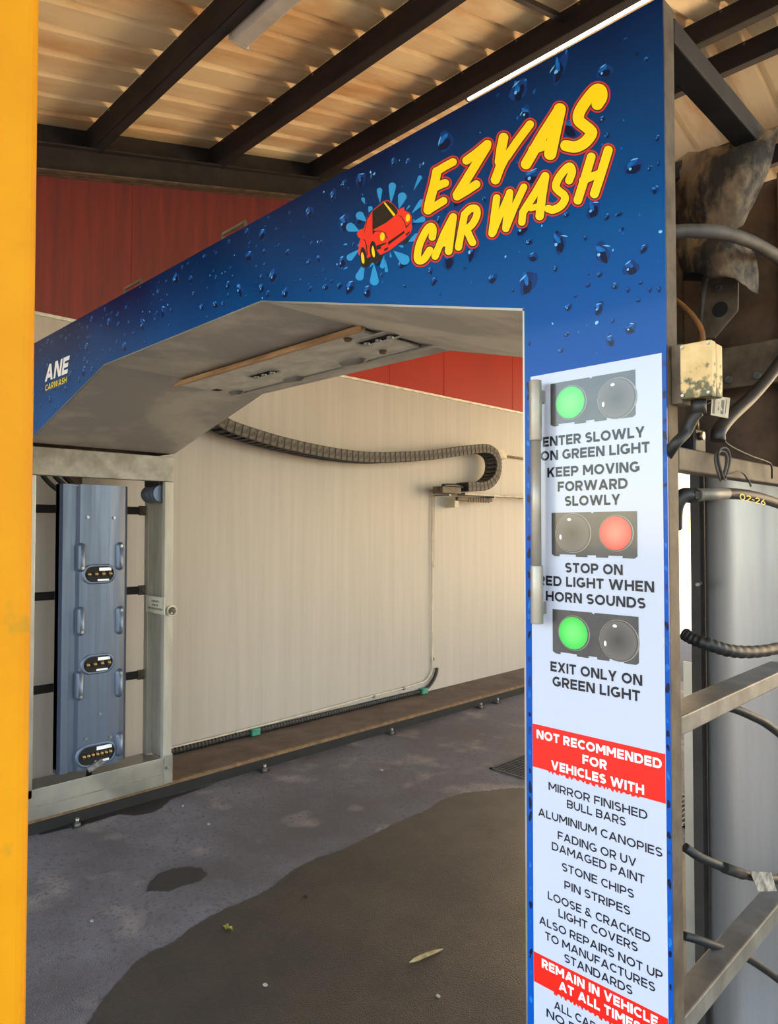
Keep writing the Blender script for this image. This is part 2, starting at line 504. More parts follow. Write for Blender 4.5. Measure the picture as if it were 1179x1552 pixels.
# corrugated roof: pans 160 mm wide with raised ribs between them
m = MB()
prof = []
x = -4.44
while x < 3.6:
    prof += [(x, 0.0), (x + 0.15, 0.0), (x + 0.163, 0.026), (x + 0.195, 0.026), (x + 0.208, 0.0)]
    x += 0.21
rows = [(YF, zbot(YF) + PD), (RIDGE, zbot(RIDGE) + PD), (YE, zbot(YE) + PD)]
pts = []
for y, z in rows:
    pts += [(px_, y, z + dz) for px_, dz in prof]
n = len(prof)
fs = []
for r in range(2):
    for i in range(n - 1):
        fs.append((r * n + i, r * n + i + 1, (r + 1) * n + i + 1, (r + 1) * n + i))
m.add(pts, fs)
structure(m.build('ceiling', roof_sheet, clean=False))

# rafters along both walls
def rafter(name, xc, label):
    t = thing(name, (xc, RIDGE, zbot(RIDGE)), label, 'roof beam')
    for (ya, yb) in ((YF, RIDGE), (RIDGE, YE)):
        a = Vector((xc, ya, zbot(ya))); c = Vector((xc, yb, zbot(yb)))
        h = 0.17
        web, fl = MB(), MB()
        web.prism([a + Vector((-0.004, 0, -0.01)), c + Vector((-0.004, 0, -0.01)), c + Vector((-0.004, 0, -h)), a + Vector((-0.004, 0, -h))], (0.008, 0, 0))
        web.build('web', dark_steel, t)
        for z0 in (-0.010, -h):
            fl = MB()
            fl.prism([a + Vector((-0.05, 0, z0)), c + Vector((-0.05, 0, z0)), c + Vector((-0.05, 0, z0 + 0.009)), a + Vector((-0.05, 0, z0 + 0.009))], (0.10, 0, 0))
            fl.build('flange', brown_steel if z0 < -0.1 else dark_steel, t)
    return t


rafter('roof_rafter', WX + 0.056, 'dark sloping steel rafter running along the top of the red left wall')
rafter('roof_rafter', 3.3, 'dark steel rafter carrying the purlins on the open side of the bay')

# purlins: C sections running across the bay
purl_y = [1.70 - 0.89 * k for k in (4, 3, 2, 1)] + [1.70, 2.57, 3.47, 4.45, 4.86, 5.85, 6.74, 7.63, 8.52]
names = {
    1: 'roof purlin nearest the open front edge of the roof',
    2: 'roof purlin second from the open front edge of the roof', 3: 'roof purlin overhead, just in front of the camera position',
    4: 'roof purlin in front of the unlit batten lamp, nearest the yellow post top',
    5: 'dark purlin beside the unlit white batten lamp, leftmost in the photo', 6: 'dark purlin next behind the one with the unlit batten lamp',
    7: 'dark purlin beside the bright fluorescent tube, just above the blue panel', 8: 'near one of the two dark purlins at the roof ridge, upper right',
    9: 'far one of the two dark purlins at the roof ridge, upper right', 10: 'first purlin on the far side of the roof ridge',
    11: 'second purlin on the far side of the roof ridge', 12: 'third purlin on the far side of the roof ridge', 13: 'last purlin at the far eave of the roof'}
screw0 = None
for i, y in enumerate(purl_y, 1):
    z = zbot(y) + 0.001
    sgn = 1 if y < RIDGE else -1
    t = thing('roof_purlin', (-0.5, y, z), names[i], 'roof purlin', 'roof purlins')
    k = sgn * SL
    x0, x1 = WX + 0.004, 3.55
    zt = zbot(y) + PD - 0.003
    m = MB()
    m.box((x0, y - 0.0035, z), (x1, y + 0.0035, zt))
    m.build('web', purlin_steel, t)
    m = MB()
    m.prism([(x0, y, z), (x0, y + 0.06, z), (x0, y + 0.06, z + 0.004), (x0, y, z + 0.004)], (x1 - x0, 0, 0))
    m.box((x0, y + 0.057, z), (x1, y + 0.06, z + 0.014))
    m.build('bottom_flange', purlin_steel, t)
    if 3 < i < 11:
        xs = WX + 0.35
        while xs < 0.6:
            sx_ = xs
            if screw0 is None:
                screw0 = MB().box((-.006, -.0045, -.005), (.006, .0045, .005)).build('roofing_screw', zinc, t); so = screw0
            else:
                so = screw0.copy(); COL.objects.link(so); so.parent = t
            so.location = Vector((sx_, y - .0075, zt - .019)) - Vector(t.location)
            xs += 0.42

# bridging bar between two purlins
a = at_y(705, 4, 2.57); c = Vector((a.x, 3.47, 0))
za, zc = zbot(2.57) + 0.09, zbot(3.47) + 0.09
tag(MB().bar((a.x, 2.576, za), (a.x, 3.464, zc), 0.03, 0.03).build('bridging_bar', purlin_steel),
    'short dark bridging bar joining two purlins above the blue gantry', 'roof brace')

# lamps
t = thing('batten_lamp', (-2.3, 1.80, 3.98), 'unlit white batten lamp fixed beside a purlin, upper left', 'lamp', 'batten lamps')
m = MB().box((-2.87, 1.775, 4.00), (-1.65, 1.875, 4.045)); m.build('housing', diffuser, t, bevel=0.004)
m = MB().prism([(-2.865, 1.772, 4.00), (-2.865, 1.785, 3.955), (-2.865, 1.865, 3.955), (-2.865, 1.878, 4.00)], (1.21, 0, 0)); m.build('diffuser', diffuser, t, bevel=0.006)
for xx in (-2.875, -1.655):
    m = MB().box((xx, 1.77, 3.953), (xx + 0.012, 1.88, 4.047)); m.build('end_cap', diffuser, t)
m = MB().box((-2.5, 1.7035, 4.046), (-2.46, 1.80, 4.058)); m.build('mounting_clip', zinc, t)

t = thing('batten_lamp', (-2.2, 3.56, 4.44), 'glowing white fluorescent tube hanging beside a purlin just over the blue panel', 'lamp', 'batten lamps')
m = MB().box((-2.87, 3.545, 4.475), (-1.55, 3.59, 4.51)); m.build('housing', diffuser, t)
m = MB().tube([(-2.84, 3.565, 4.452), (-1.58, 3.565, 4.452)], 0.014, 14); m.build('tube', tube_glow, t)
for xx in (-2.855, -1.58):
    m = MB().box((xx, 3.55, 4.436), (xx + 0.015, 3.58, 4.476)); m.build('lamp_holder', zinc, t)
m = MB().box((-2.3, 3.474, 4.49), (-2.26, 3.548, 4.50)); m.build('mounting_clip', zinc, t)
m = MB().tube(spline([(-3.10, 3.50, 4.47), (-3.02, 3.545, 4.50), (-2.94, 3.55, 4.47), (-2.865, 3.56, 4.49)]), 0.004, 8)
m.build('supply_wire', mat('red_wire', srgb(120, 44, 30), None, 0.5), t)

# ---------------------------------------------------------------- floor marks and litter
def outline_on_floor(pix, jit, sub, z=0.0012):
    base = [at_z(px, py, 0) for px, py in pix]
    out = []
    r_ = random.Random(3)
    n = len(base)
    for i in range(n):
        a, c = base[i], base[(i + 1) % n]
        for k in range(sub):
            p = a.lerp(c, k / sub)
            out.append(Vector((p.x + r_.uniform(-jit, jit), p.y + r_.uniform(-jit, jit), z)))
    return out


edge = [(130, 1552), (165, 1505), (197, 1468), (222, 1447), (262, 1428), (300, 1400), (345, 1376), (400, 1352), (440, 1322), (480, 1301), (520, 1288), (560, 1268),
        (600, 1247), (645, 1228), (672, 1212), (700, 1203), (745, 1198), (795, 1195), (860, 1212), (940, 1240)]
P = spline([at_z(px, py, 0) for px, py in edge], 10)
r_ = random.Random(5)
P = [Vector((p.x + r_.uniform(-.006, .006), p.y + r_.uniform(-.006, .006), 0.0012)) for p in P]
P += [Vector((0.1, 3.3, 0.0012)), Vector((0.5, 2.6, 0.0012)), Vector((0.9, 1.5, 0.0012)), Vector((0.4, -0.4, 0.0012)), Vector((-1.2, -0.6, 0.0012)), Vector((-1.9, -0.1, 0.0012))]
m = MB().prism(P, (0, 0, -0.0010))
tag(m.build('wet_patch', wet_floor), 'large dark wet area with a wavy edge covering the near half of the bay floor', 'wet floor', kind='stuff')
pud = [(222, 1352), (228, 1336), (240, 1324), (262, 1316), (286, 1314), (306, 1316), (313, 1325), (304, 1334), (286, 1340), (268, 1346), (252, 1352), (240, 1350)]
m = MB().prism(outline_on_floor(pud, 0.007, 4), (0, 0, -0.0010))
tag(m.build('puddle', puddle_m), 'small dark oily wet spot on the dry grey floor, left of the big wet area', 'puddle')
pud = [(60, 1255), (150, 1234), (255, 1207), (330, 1186), (258, 1212), (246, 1224), (230, 1232), (205, 1236), (180, 1234), (150, 1244), (110, 1254), (60, 1266)]  # dark streak drawn on the floor along the foot of the leg
m = MB().prism(outline_on_floor(pud, 0.006, 4), (0, 0, -0.0010))
tag(m.build('puddle', puddle_m), 'dark streak on the floor under the foot of the left gantry leg', 'puddle')

# drain grate
t = thing('drain_grate', (-2.3, 4.05, 0), 'dark steel drain grate set in the bay floor beyond the striped sign column', 'drain grate')
GX0, GX1, GY0, GY1 = -2.86, -1.55, 3.79, 4.25
m = MB().box((GX0 + .01, GY0 + .01, -0.03), (GX1 - .01, GY1 - .01, 0.0014)); m.build('sump', dark_void, t)
m = MB()
for (a, c) in (((GX0, GY0), (GX1, GY0 + .02)), ((GX0, GY1 - .02), (GX1, GY1)), ((GX0, GY0), (GX0 + .02, GY1)), ((GX1 - .02, GY0), (GX1, GY1))):
    m.box((a[0], a[1], -0.01), (c[0], c[1], 0.006))
m.build('frame', grate_m, t)
m = MB()
x = GX0 + 0.04
while x < GX1 - 0.03:
    m.box((x, GY0 + .015, 0.0015), (x + 0.008, GY1 - .015, 0.005)); x += 0.028
y = GY0 + 0.05
while y < GY1 - 0.03:
    m.box((GX0 + .015, y, 0.0015), (GX1 - .015, y + 0.006, 0.004)); y += 0.05
m.build('bars', grate_m, t)

# anchor bolts on the kerb foot
def anchor(px, py, label, xx=-3.875):
    p = at_x(px, py, xx); p.z = 0
    t = thing('anchor_bolt', p, label, 'bolt', 'anchor bolts along the kerb')
    MB().box((p.x - .055, p.y - .03, 0), (p.x + .02, p.y + .03, 0.006)).build('base_tab', dark_steel, t)
    MB().tube([p + Vector((0, 0, .006)), p + Vector((0, 0, .020))], 0.017, 6, smooth=False).build('nut', zinc, t)
    MB().tube([p + Vector((0, 0, .020)), p + Vector((0, 0, .046))], 0.010, 12).build('stud', zinc, t)


anchor(117, 1252, 'bright anchor bolt on the floor under the left leg of the gantry')
anchor(401, 1170, 'anchor bolt at the kerb foot, first to the right of the left gantry leg')
anchor(594, 1112, 'anchor bolt at the kerb foot, midway along the white wall')
anchor(729, 1068, 'anchor bolt at the far kerb foot, left one of the close pair')
anchor(754, 1061, 'anchor bolt at the far kerb foot, right one of the close pair')

# leaf, stick, pebbles
p = at_z(346, 1408, 0)
m = MB()
L = [(-.028, -.004), (-.016, .010), (-.004, .006), (.004, .020), (.012, .008), (.030, .004), (.016, -.006), (.006, -.018), (-.006, -.010), (-.018, -.014)]
m.add([(p.x + a, p.y + c, 0.004 + 0.010 * math.sin(i * 1.9) ** 2) for i, (a, c) in enumerate(L)] + [(p.x, p.y, 0.004)], [(i, (i + 1) % len(L), len(L)) for i in range(len(L))])
m.add([(p.x + a, p.y + c, 0.0028 + 0.010 * math.sin(i * 1.9) ** 2) for i, (a, c) in enumerate(L)] + [(p.x, p.y, 0.0025)], [((i + 1) % len(L), i, len(L)) for i in range(len(L))])
tag(m.build('fallen_leaf', leaf_m), 'small yellowish leaf lying on the wet floor', 'leaf')
a, c = at_z(621, 1461, 0), at_z(671, 1441, 0)
dv = (c - a)
side = Vector((-dv.y, dv.x, 0)).normalized()
m = MB()
up = Vector((0, 0, 1))
cen = [a.lerp(c, s) + up * 0.006 + side * 0.004 * math.sin(s * 3) for s in (0, .15, .35, .55, .75, .92, 1)]
m.tube(cen, [0.002, .007, .0085, .008, .007, .004, .002], 8)
tag(m.build('dry_seed_pod', stick_m), 'thin dry straw-coloured pod lying on the wet floor', 'twig')
for (px, py, r, lab) in ((402, 1494, .008, 'pale pebble on the wet floor below the leaf'), (664, 1511, .007, 'pale pebble on the wet floor below the dry pod'),
                         (139, 1397, .007, 'pale pebble on the dry floor near the yellow post'), (316, 1250, .008, 'pale pebble on the dry floor right of the left gantry leg'),
                         (578, 1168, .010, 'small pebble on the dry floor in front of the middle anchor bolt'), (277, 1222, .007, 'tiny pebble beside the left gantry leg'),
                         (463, 1360, .009, 'dark pebble near the wavy wet edge')):
    p = at_z(px, py, 0)
    bm = bmesh.new(); bmesh.ops.create_icosphere(bm, subdivisions=2, radius=r)
    for v in bm.verts:
        v.co = Vector((v.co.x * 1.3, v.co.y, max(v.co.z * 0.6, -r * 0.3))) * rnd.uniform(0.9, 1.1)
    me = bpy.data.meshes.new('pebble'); bm.to_mesh(me); bm.free(); me.materials.append(kerb_face if 'dark' in lab else pebble_m)
    o = bpy.data.objects.new('pebble', me); COL.objects.link(o); o.location = (p.x, p.y, r * 0.3 + 0.001)
    tag(o, lab, 'pebble', 'pebbles')

# ---------------------------------------------------------------- yellow post in the foreground
t = thing('steel_post', (-0.48, 0.089, 0), 'tall yellow painted square steel post in the left foreground', 'post')
m = MB().box((-0.53, 0.039, 0.0), (-0.43, 0.139, zbot(0.089) - 0.02))
m.build('column', yellow_paint, t, bevel=0.008, bseg=4)
m = MB().box((-0.58, -0.011, 0.0), (-0.38, 0.189, 0.012)); m.build('base_plate', yellow_paint, t, bevel=0.003)

# ---------------------------------------------------------------- things on the white wall
def wallp(px, py, off=0.0):
    return at_x(px, py, WX + off)


# energy chain
CX = -4.28
cpix = [(322, 636), (345, 649), (400, 666.5), (435, 675.5), (470, 683), (505, 689), (540, 693), (570, 694), (600, 693), (640, 691), (670, 687.5), (700, 683), (722, 680.5), (735, 682), (744, 690),
        (748, 703), (746, 719), (739, 730), (728, 737), (714, 738), (700, 738)]
path = spline([at_x(px, py, CX) for px, py in cpix], 14)
# arc-length resample
seg = [0.0]
for i in range(1, len(path)):
    seg.append(seg[-1] + (path[i] - path[i - 1]).length)
LN = 0.062
nl = int(seg[-1] / LN)


def along(s):
    for i in range(1, len(seg)):
        if seg[i] >= s:
            f_ = (s - seg[i - 1]) / max(seg[i] - seg[i - 1], 1e-9)
            return path[i - 1].lerp(path[i], f_)
    return path[-1]


ch = thing('cable_chain', along(seg[-1]), 'grimy grey cable drag chain sagging along the white wall and looping back', 'cable chain')
m = MB()
hw, hh = 0.070, 0.044
for s in (-1, 1):
    m.box((s * hw - .004, -LN * .54, -hh), (s * hw + .004, LN * .54, hh))
    m.box((s * (hw + .005) - .003, -LN * .20, -hh * .9), (s * (hw + .005) + .003, LN * .56, hh * .9))
m.box((-hw, -LN * .50, hh - .006), (hw, LN * .50, hh))
m.box((-hw, -LN * .26, -hh), (hw, LN * .20, -hh + .007))
m.box((-hw + .004, -LN * .5, -hh + .012), (hw - .004, LN * .5, hh - .010), 1)
proto = None
for k in range(nl):
    s0, s1 = k * LN, (k + 1) * LN
    p0, p1 = along(s0), along(s1)
    c = (p0 + p1) / 2
    d = (p1 - p0).normalized()
    if proto is None:
        o = m.build('chain_link', [chain_plastic, rubber], ch, origin=(0, 0, 0)); proto = o
    else:
        o = proto.copy(); COL.objects.link(o); o.parent = ch
    o.location = c - Vector(ch.location)
    o.rotation_euler = (math.atan2(d.z, d.y), 0, 0)

# carrier rail and brackets under the loop
t = thing('carrier_rail', wallp(700, 745, .1), 'grimy steel carrier rail under the cable chain loop, running right along the wall', 'rail')
za = at_x(700, 745, -4.28).z
y0, y1 = at_x(664, 738, -4.28).y, 7.3
m = MB().box((-4.34, at_x(700, 740, -4.28).y, za - .035), (-4.24, y1, za - 0.012)); m.build('rail', frame_steel, t, bevel=0.002)
m = MB().box((-4.35, y0, za - .028), (-4.225, at_x(699, 740, -4.225).y, za + .035)); m.build('end_stop', brown_steel, t, bevel=0.004)
m = MB().tube(spline([(-4.24, y0 + .02, za + .04), (-4.25, y0 + .2, za + .05), (-4.26, y0 + .35, za + 0.035)]), .018, 8); m.build('clamped_cable', rubber, t)
for yy in (y0 + 0.1, y0 + .8, y1 - .3):
    m = MB().box((WX + .001, yy, za - .05), (-4.23, yy + .03, za - .036)); m.build('wall_bracket', frame_steel, t)
t = thing('sensor_bracket', wallp(715, 752, .1), 'short brown bracket strip fixed below the carrier rail', 'bracket')
a, c = at_x(690, 752, -4.30), at_x(743, 750, -4.30)
zs_ = za - .053
m = MB().box((-4.33, a.y, zs_ - .035), (-4.27, c.y, zs_)); m.build('strip', brown_steel, t, bevel=0.003)
m = MB()
for k in range(9):
    yy = a.y + .16 + k * .04
    m.box((-4.272, yy, zs_ - .048), (-4.266, yy + .02, zs_ - .004))
m.build('brush_teeth', kerb_edge, t)
m = MB().box((WX + .001, a.y - .01, zs_ - .10), (-4.30, a.y + .05, zs_ - 0.002)); m.build('mounting_tab', pvc, t)
m = MB().box((WX + .001, c.y - .05, zs_ - .02), (-4.30, c.y - .02, zs_ - .005)); m.build('wall_bracket', frame_steel, t)

t = thing('junction_box', wallp(760, 688), 'small beige junction box on the white wall beside the chain loop', 'junction box')
a, c = at_x(753, 680, -4.36), at_x(768, 696, -4.36)
m = MB().box((WX + .001, a.y, c.z), (-4.36, c.y, a.z)); m.build('housing', pvc, t, bevel=0.004)
m = MB().box((-4.36, a.y + .01, c.z + .01), (-4.352, c.y - .01, a.z - .01)); m.build('lid', pvc, t, bevel=0.003)
m = MB().tube([(-4.40, c.y - .005, (a.z + c.z) / 2 - .01), (-4.40, 7.2, (a.z + c.z) / 2 - .02)], .012, 10); m.build('conduit', bare_wood, t)

# thin conduit: down the wall and along its foot
t = thing('electrical_conduit', wallp(655, 900), 'thin grey conduit running down the white wall and along its foot', 'conduit')
pp = [wallp(655, 752, .018), wallp(654.5, 860, .018), wallp(655, 960, .018), wallp(655, 1006, .018), wallp(654, 1018, .018), wallp(649, 1027, .018), wallp(640, 1034, .018), wallp(600, 1046, .018),
      wallp(560, 1056, .018), wallp(480, 1078, .018), wallp(360, 1109, .018), wallp(262, 1133, .018)]
pp = [pp[0]] + spline(pp[2:], 5)
b0 = pp[-1].copy(); pp.append(Vector((b0.x, 0.6, b0.z)))
m = MB().tube(pp, .0075, 8); m.build('pipe', pvc, t)
for (px, py) in ((655, 998), (610, 1043), (565, 1055), (355, 1111)):
    c = wallp(px, py, .001)
    m = MB().box((WX + .001, c.y - .012, c.z - .014), (WX + .03, c.y + .012, c.z + .014)); m.build('pipe_clip', zinc, t, bevel=0.003)
m = MB().tube([wallp(658.5, 752, .01), wallp(657.5, 860, .01)], .003, 6); m.build('thin_wire', pvc, t)

t = thing('corrugated_conduit', wallp(450, 1090), 'black corrugated conduit lying along the wall foot on the kerb', 'conduit')
a = Vector((WX + .03, 0.6, .104)); c = wallp(640, 1047, .03)
n = 300
pts, rs = [], []
for i in range(n + 1):
    s = i / n
    pts.append(Vector((a.x, a.y + (c.y - a.y) * s, .104))); rs.append(.022 if i % 2 else .017)
m = MB().tube(pts, rs, 10, smooth=False); m.build('ribbed_tube', rubber, t)
for (px, py) in ((385, 1108), (641, 1046)):
    q = wallp(px, py, .03)
    m = MB().box((WX + .001, q.y - .035, .081), (WX + .064, q.y + .035, .13)); m.build('green_clip', green_plastic, t, bevel=0.006)
m = MB().tube(spline([Vector((WX + .03, c.y, .105)), wallp(650, 1040, .03), wallp(658, 1028, .03), wallp(662, 1016, .025), wallp(662, 1012, .02)]), .016, 10)
m.build('hose_tail', rubber, t)

# ================================================================== THE WASH GANTRY
YP, YR = 1.215, 2.04                 # front face and rear face
XO, XI = -0.524, -0.822              # right leg, outer and inner faces
XIL, XOL = -3.90, -4.20              # left leg, inner and outer faces
ZT, ZK, ZS = 2.562, 2.305, 2.062     # top, crown of the opening, foot of the sloped soffits
XKR, XKL = -1.782, -2.945
G = thing('car_wash_gantry', (-2.36, 1.63, 0), 'rollover car wash gantry with droplet-printed blue front and stainless legs', 'car wash gantry')

front = [(XOL, ZT), (XO, ZT), (XO, 0.07), (XI, 0.07), (XI, ZS), (XKR, ZK), (XKL, ZK), (XIL, ZS), (XIL, 0.07), (XOL, 0.07)]
m = MB().prism([(x, YP, z) for x, z in front], (0, 0.004, 0))
panel = m.build('front_panel', blue_vinyl, G)
# thin bright lip along the lower edge of the opening
m = MB()
lip = [(XI, 0.1), (XI, ZS), (XKR, ZK), (XKL, ZK), (XIL, ZS)]
for (a, c) in zip(lip[:-1], lip[1:]):
    m.bar((a[0], YP + .003, a[1]), (c[0], YP + .003, c[1]), 0.010, 0.004, up=(0, 1, 0))
m.build('edge_lip', stainless, G)

# soffits
def soffit(a, c, name='soffit_panel'):
    q = [(a[0], YP + .006, a[1]), (c[0], YP + .006, c[1]), (c[0], YR, c[1]), (a[0], YR, a[1])]
    return MB().prism(q, (0, 0, 0.003)).build(name, soffit_steel, G)


soffit((XI - .002, ZS), (XKR, ZK)); soffit((XKR, ZK), (XKL, ZK)); soffit((XKL, ZK), (XIL, ZS - .004))
# rear face above the opening
rear = [(XOL, ZT), (XI, ZT), (XI, ZS), (XKR, ZK), (XKL, ZK), (XIL, ZS), (XOL, ZS)]
MB().prism([(x, YR, z) for x, z in rear], (0, 0.004, 0)).build('rear_panel', brown_steel, G)
MB().box((XOL, YP + .005, ZT - .004), (XI - .25, YR, ZT)).build('top_cover', brown_steel, G)
MB().box((XOL - .004, YP + .005, ZS), (XOL, YR, ZT)).build('end_panel', brown_steel, G)

# nozzle unit hanging under the flat soffit: tan rail, slotted plate, rear strip
MB().bar((-3.50, 1.596, 2.288), (-1.73, 1.596, 2.288), 0.022, 0.020).build('front_rail', bare_wood, G, bevel=0.003)
MB().bar((-3.36, 1.93, 2.288), (-1.70, 1.93, 2.288), 0.030, 0.018).build('rear_rail', stainless, G, bevel=0.003)
MB().prism([(-1.76, 1.95, 2.296), (-1.70, 2.04, 2.290), (-3.05, 2.04, 2.296), (-3.05, 1.95, 2.296)], (0, 0, .004)).build('rear_lip', soffit_steel, G)
unit = MB().box((-3.20, 1.612, 2.284), (-1.76, 1.912, 2.296)).build('nozzle_plate', plate_paint, G, bevel=0.004)
# end ramp of the plate
MB().prism([(-3.20, 1.63, 2.288), (-3.20, 1.90, 2.288), (-3.34, 1.86, 2.300), (-3.34, 1.68, 2.300)], (0, 0, .003)).build('plate_ramp', plate_paint, G)


def capsule(cx, cy, L, W, n=10):
    r = W / 2; h = max(L / 2 - r, 0)
    P = []
    for k in range(n + 1):
        a = -math.pi / 2 + math.pi * k / n
        P.append((cx + h + r * math.cos(a), cy + r * math.sin(a)))
    for k in range(n + 1):
        a = math.pi / 2 + math.pi * k / n
        P.append((cx - h + r * math.cos(a), cy + r * math.sin(a)))
    return P


def on_sof(px, py):
    return at_z(px, py, 2.284)


for (px, py, L, kind) in ((573, 512, .20, 'slot'), (400, 565, .20, 'slot'), (535, 548, .15, 'bump'), (445, 574, .13, 'bump'), (358, 594, .10, 'bump'), (640, 520, 0.1, 'none')):
    p = on_sof(px, py)
    if kind == 'slot':
        m = MB()
        o_, i_ = capsule(p.x, p.y, L + .03, .09), capsule(p.x, p.y, L, .06)
        n = len(o_)
        pts = [(x, y, 2.284) for x, y in o_] + [(x, y, 2.274) for x, y in i_] + [(x, y, 2.282) for x, y in i_]
        fs = []
        for i in range(n):
            j = (i + 1) % n
            fs += [(i, j, n + j, n + i), (n + i, n + j, 2 * n + j, 2 * n + i)]
        m.add(pts, fs, smooth=True)
        s = m.build('nozzle_slot', plate_paint, unit)
        MB().prism([(x, y, 2.2832) for x, y in i_], (0, 0, .0006)).build('slot_opening', dark_void, unit)
        for k in range(3):
            cx_ = p.x - L * .3 + L * .3 * k
            MB().tube([(cx_, p.y, 2.2832), (cx_, p.y, 2.270)], .012, 10).build('spray_nozzle', zinc, unit)
    elif kind == 'bump':
        m = MB()
        o_, i_ = capsule(p.x, p.y, L, .055), capsule(p.x, p.y, L - .03, .028)
        n = len(o_)
        pts = [(x, y, 2.284) for x, y in o_] + [(x, y, 2.268) for x, y in i_]
        m.add(pts, [(i, (i + 1) % n, n + (i + 1) % n, n + i) for i in range(n)] + [tuple(range(n, 2 * n))], smooth=True)
        m.build('raised_cap', stainless, unit)
for (px, py) in ((527, 513), (580, 532)):
    p = on_sof(px, py)
    MB().tube([(p.x, p.y, 2.284), (p.x, p.y, 2.274)], [.016, .012], 12).build('bolt', kerb_edge, unit)
p = on_sof(329, 591)
MB().box((p.x - .022, p.y - .018, 2.2825), (p.x + .022, p.y + .018, 2.2845)).build('slot_opening', dark_void, unit)
for (px, py) in ((257, 593), (310, 601)):
    p = on_sof(px, py)
    MB().tube([(p.x, p.y, 2.286), (p.x, p.y, 2.278)], .008, 8).build('bolt', kerb_edge, unit)

# hooks on the top edge
for (pa, pc) in (((338, 357), (372, 336)), ((190, 440), (214, 424))):
    a, c = at_y(pa[0], pa[1], YP + .03), at_y(pc[0], pc[1], YP + .03)
    h = max(a.z, c.z)
    m = MB().tube([(a.x, YP + .03, ZT - .004), (a.x, YP + .03, h), (c.x, YP + .03, h), (c.x, YP + .03, ZT - .004)], .006, 8, smooth=False)
    m.build('lifting_handle', brown_steel, G)

# ---------------------------------------------------------------- left leg
def leg_beam(name, a, b_, mt=frame_steel, bevel=0.003, par=None):
    return MB().box(a, b_).build(name, mt, par or G, bevel=bevel)


leg_beam('head_beam', (XIL - .05, YP + .006, 1.890), (XIL, YR - .002, 2.040))
leg_beam('leg_post', (XIL - .035, 1.985, 0.20), (XIL, YR, 1.889), galv)
leg_beam('leg_post', (XIL - .05, YP + .006, 0.20), (XIL, YP + .045, 1.889), stainless)
leg_beam('leg_post', (XOL, 2.0, 0.20), (XOL + .05, YR, 2.05), galv)
leg_beam('leg_post', (XOL, YP + .006, 0.20), (XOL + .05, YP + .06, 2.05), brown_steel)
leg_beam('leg_side_plate', (XOL + .051, YR - .006, 0.21), (XIL - .036, YR - .001, 1.889), galv)
# foot channel
ft = leg_beam('foot_channel', (XIL - .006, YP + .006, .085), (XIL, YR, .246), stainless, .002)
MB().box((XOL, YP + .006, .196), (XIL - .007, YR, .202)).build('foot_shelf', stainless, G)
MB().box((XIL, YP + .006, .150), (XIL + .003, YR, .156)).build('foot_seam', frame_steel, G)
MB().box((XIL - .05, 1.99, .088), (XIL + .004, YR + .006, .26)).build('corner_plate', stainless, G, bevel=.003)
MB().tube([(XIL + .001, 2.01, .185), (XIL + .016, 2.01, .185)], .012, 6, smooth=False).build('bolt', zinc, G)
for yy in (1.36, 1.90):
    m = MB().tube([(-4.13, yy, .136), (-4.03, yy, .136)], .054, 24); m.build('wheel', dark_steel, G)
# thin cross bars on the outer side
for i, zz in enumerate((1.72, 1.223, .698)):
    MB().box((XOL + .004, YP + .06, zz - .024), (XOL + .014, 2.0, zz + .024)).build('cross_bar', dark_steel, G)
    MB().box((XOL + .014, 1.955, zz - .03), (XOL + .022, 2.0, zz + .03)).build('bar_bracket', brown_steel, G)
MB().bar((XOL + .03, 1.56, 1.85), (XOL + .03, 1.56, 2.06), .07, .03, up=(1, 0, 0)).build('hanger_bar', brown_steel, G)
for (a, c, d) in (((66, 722), (84, 740), (100, 748)), ((82, 720), (96, 734), (110, 744)), ((98, 722), (108, 732), (116, 742))):
    q = [at_x(*p_, -4.12) for p_ in (a, c, d)]
    q = [q[0] + Vector((0, -.06, .10))] + q
    MB().tube(spline(q), .014, 8).build('cable', rubber, G)
# spool and small plates on the rear post
z0 = at_x(240, 749, -4.02).z
m = MB()
yy = 1.985
prof = []
xs, xe = -4.115, -3.945
nn_ = 24
for k in range(nn_ + 1):
    s = k / nn_
    prof.append(.042 + .010 * abs(math.cos(s * math.pi * 3)) ** .5)
m.tube([(xs + (xe - xs) * k / nn_, yy, z0) for k in range(nn_ + 1)], prof, 20)
m.build('grooved_spool', guard_steel, G)
MB().box((-4.13, yy - .02, z0 + .05), (-3.94, yy + .03, z0 + .10)).build('spool_bracket', dark_steel, G)
a, c = at_y(222, 902, 1.98), at_y(250, 932, 1.98)
pl = MB().box((a.x, 1.976, c.z), (c.x, 1.980, a.z)).build('notice_plate', plate_paint, G)
m = MB()
for zz, L in ((.72, .35), (.5, .3), (.28, .75)):
    zc = c.z + (a.z - c.z) * zz; xc = (a.x + c.x) / 2; hw_ = (c.x - a.x) * L / 2
    k = -hw_
    while k < hw_:
        m.box((xc + k, 1.9752, zc - .006), (xc + k + .010, 1.9762, zc + .006)); k += .016
m.build('faded_print', ink_grey, pl)
p = at_y(262, 926, 1.99)
k0 = at_x(262, 926, XIL + .02)
MB().tube([(XIL, k0.y, k0.z), (XIL + .012, k0.y, k0.z)], .034, 20).build('knob_collar', pvc, G)
MB().tube([(XIL + .012, k0.y, k0.z), (XIL + .022, k0.y, k0.z), (XIL + .030, k0.y, k0.z)], [.024, .022, .012], 14).build('knob', brown_steel, G)
for (dy, dz) in ((.012, .014), (-.014, -.012), (.008, -.018)):
    MB().tube([(XIL + .010, k0.y + dy, k0.z + dz), (XIL + .034, k0.y + dy, k0.z + dz)], .006, 8).build('bolt', zinc, G)

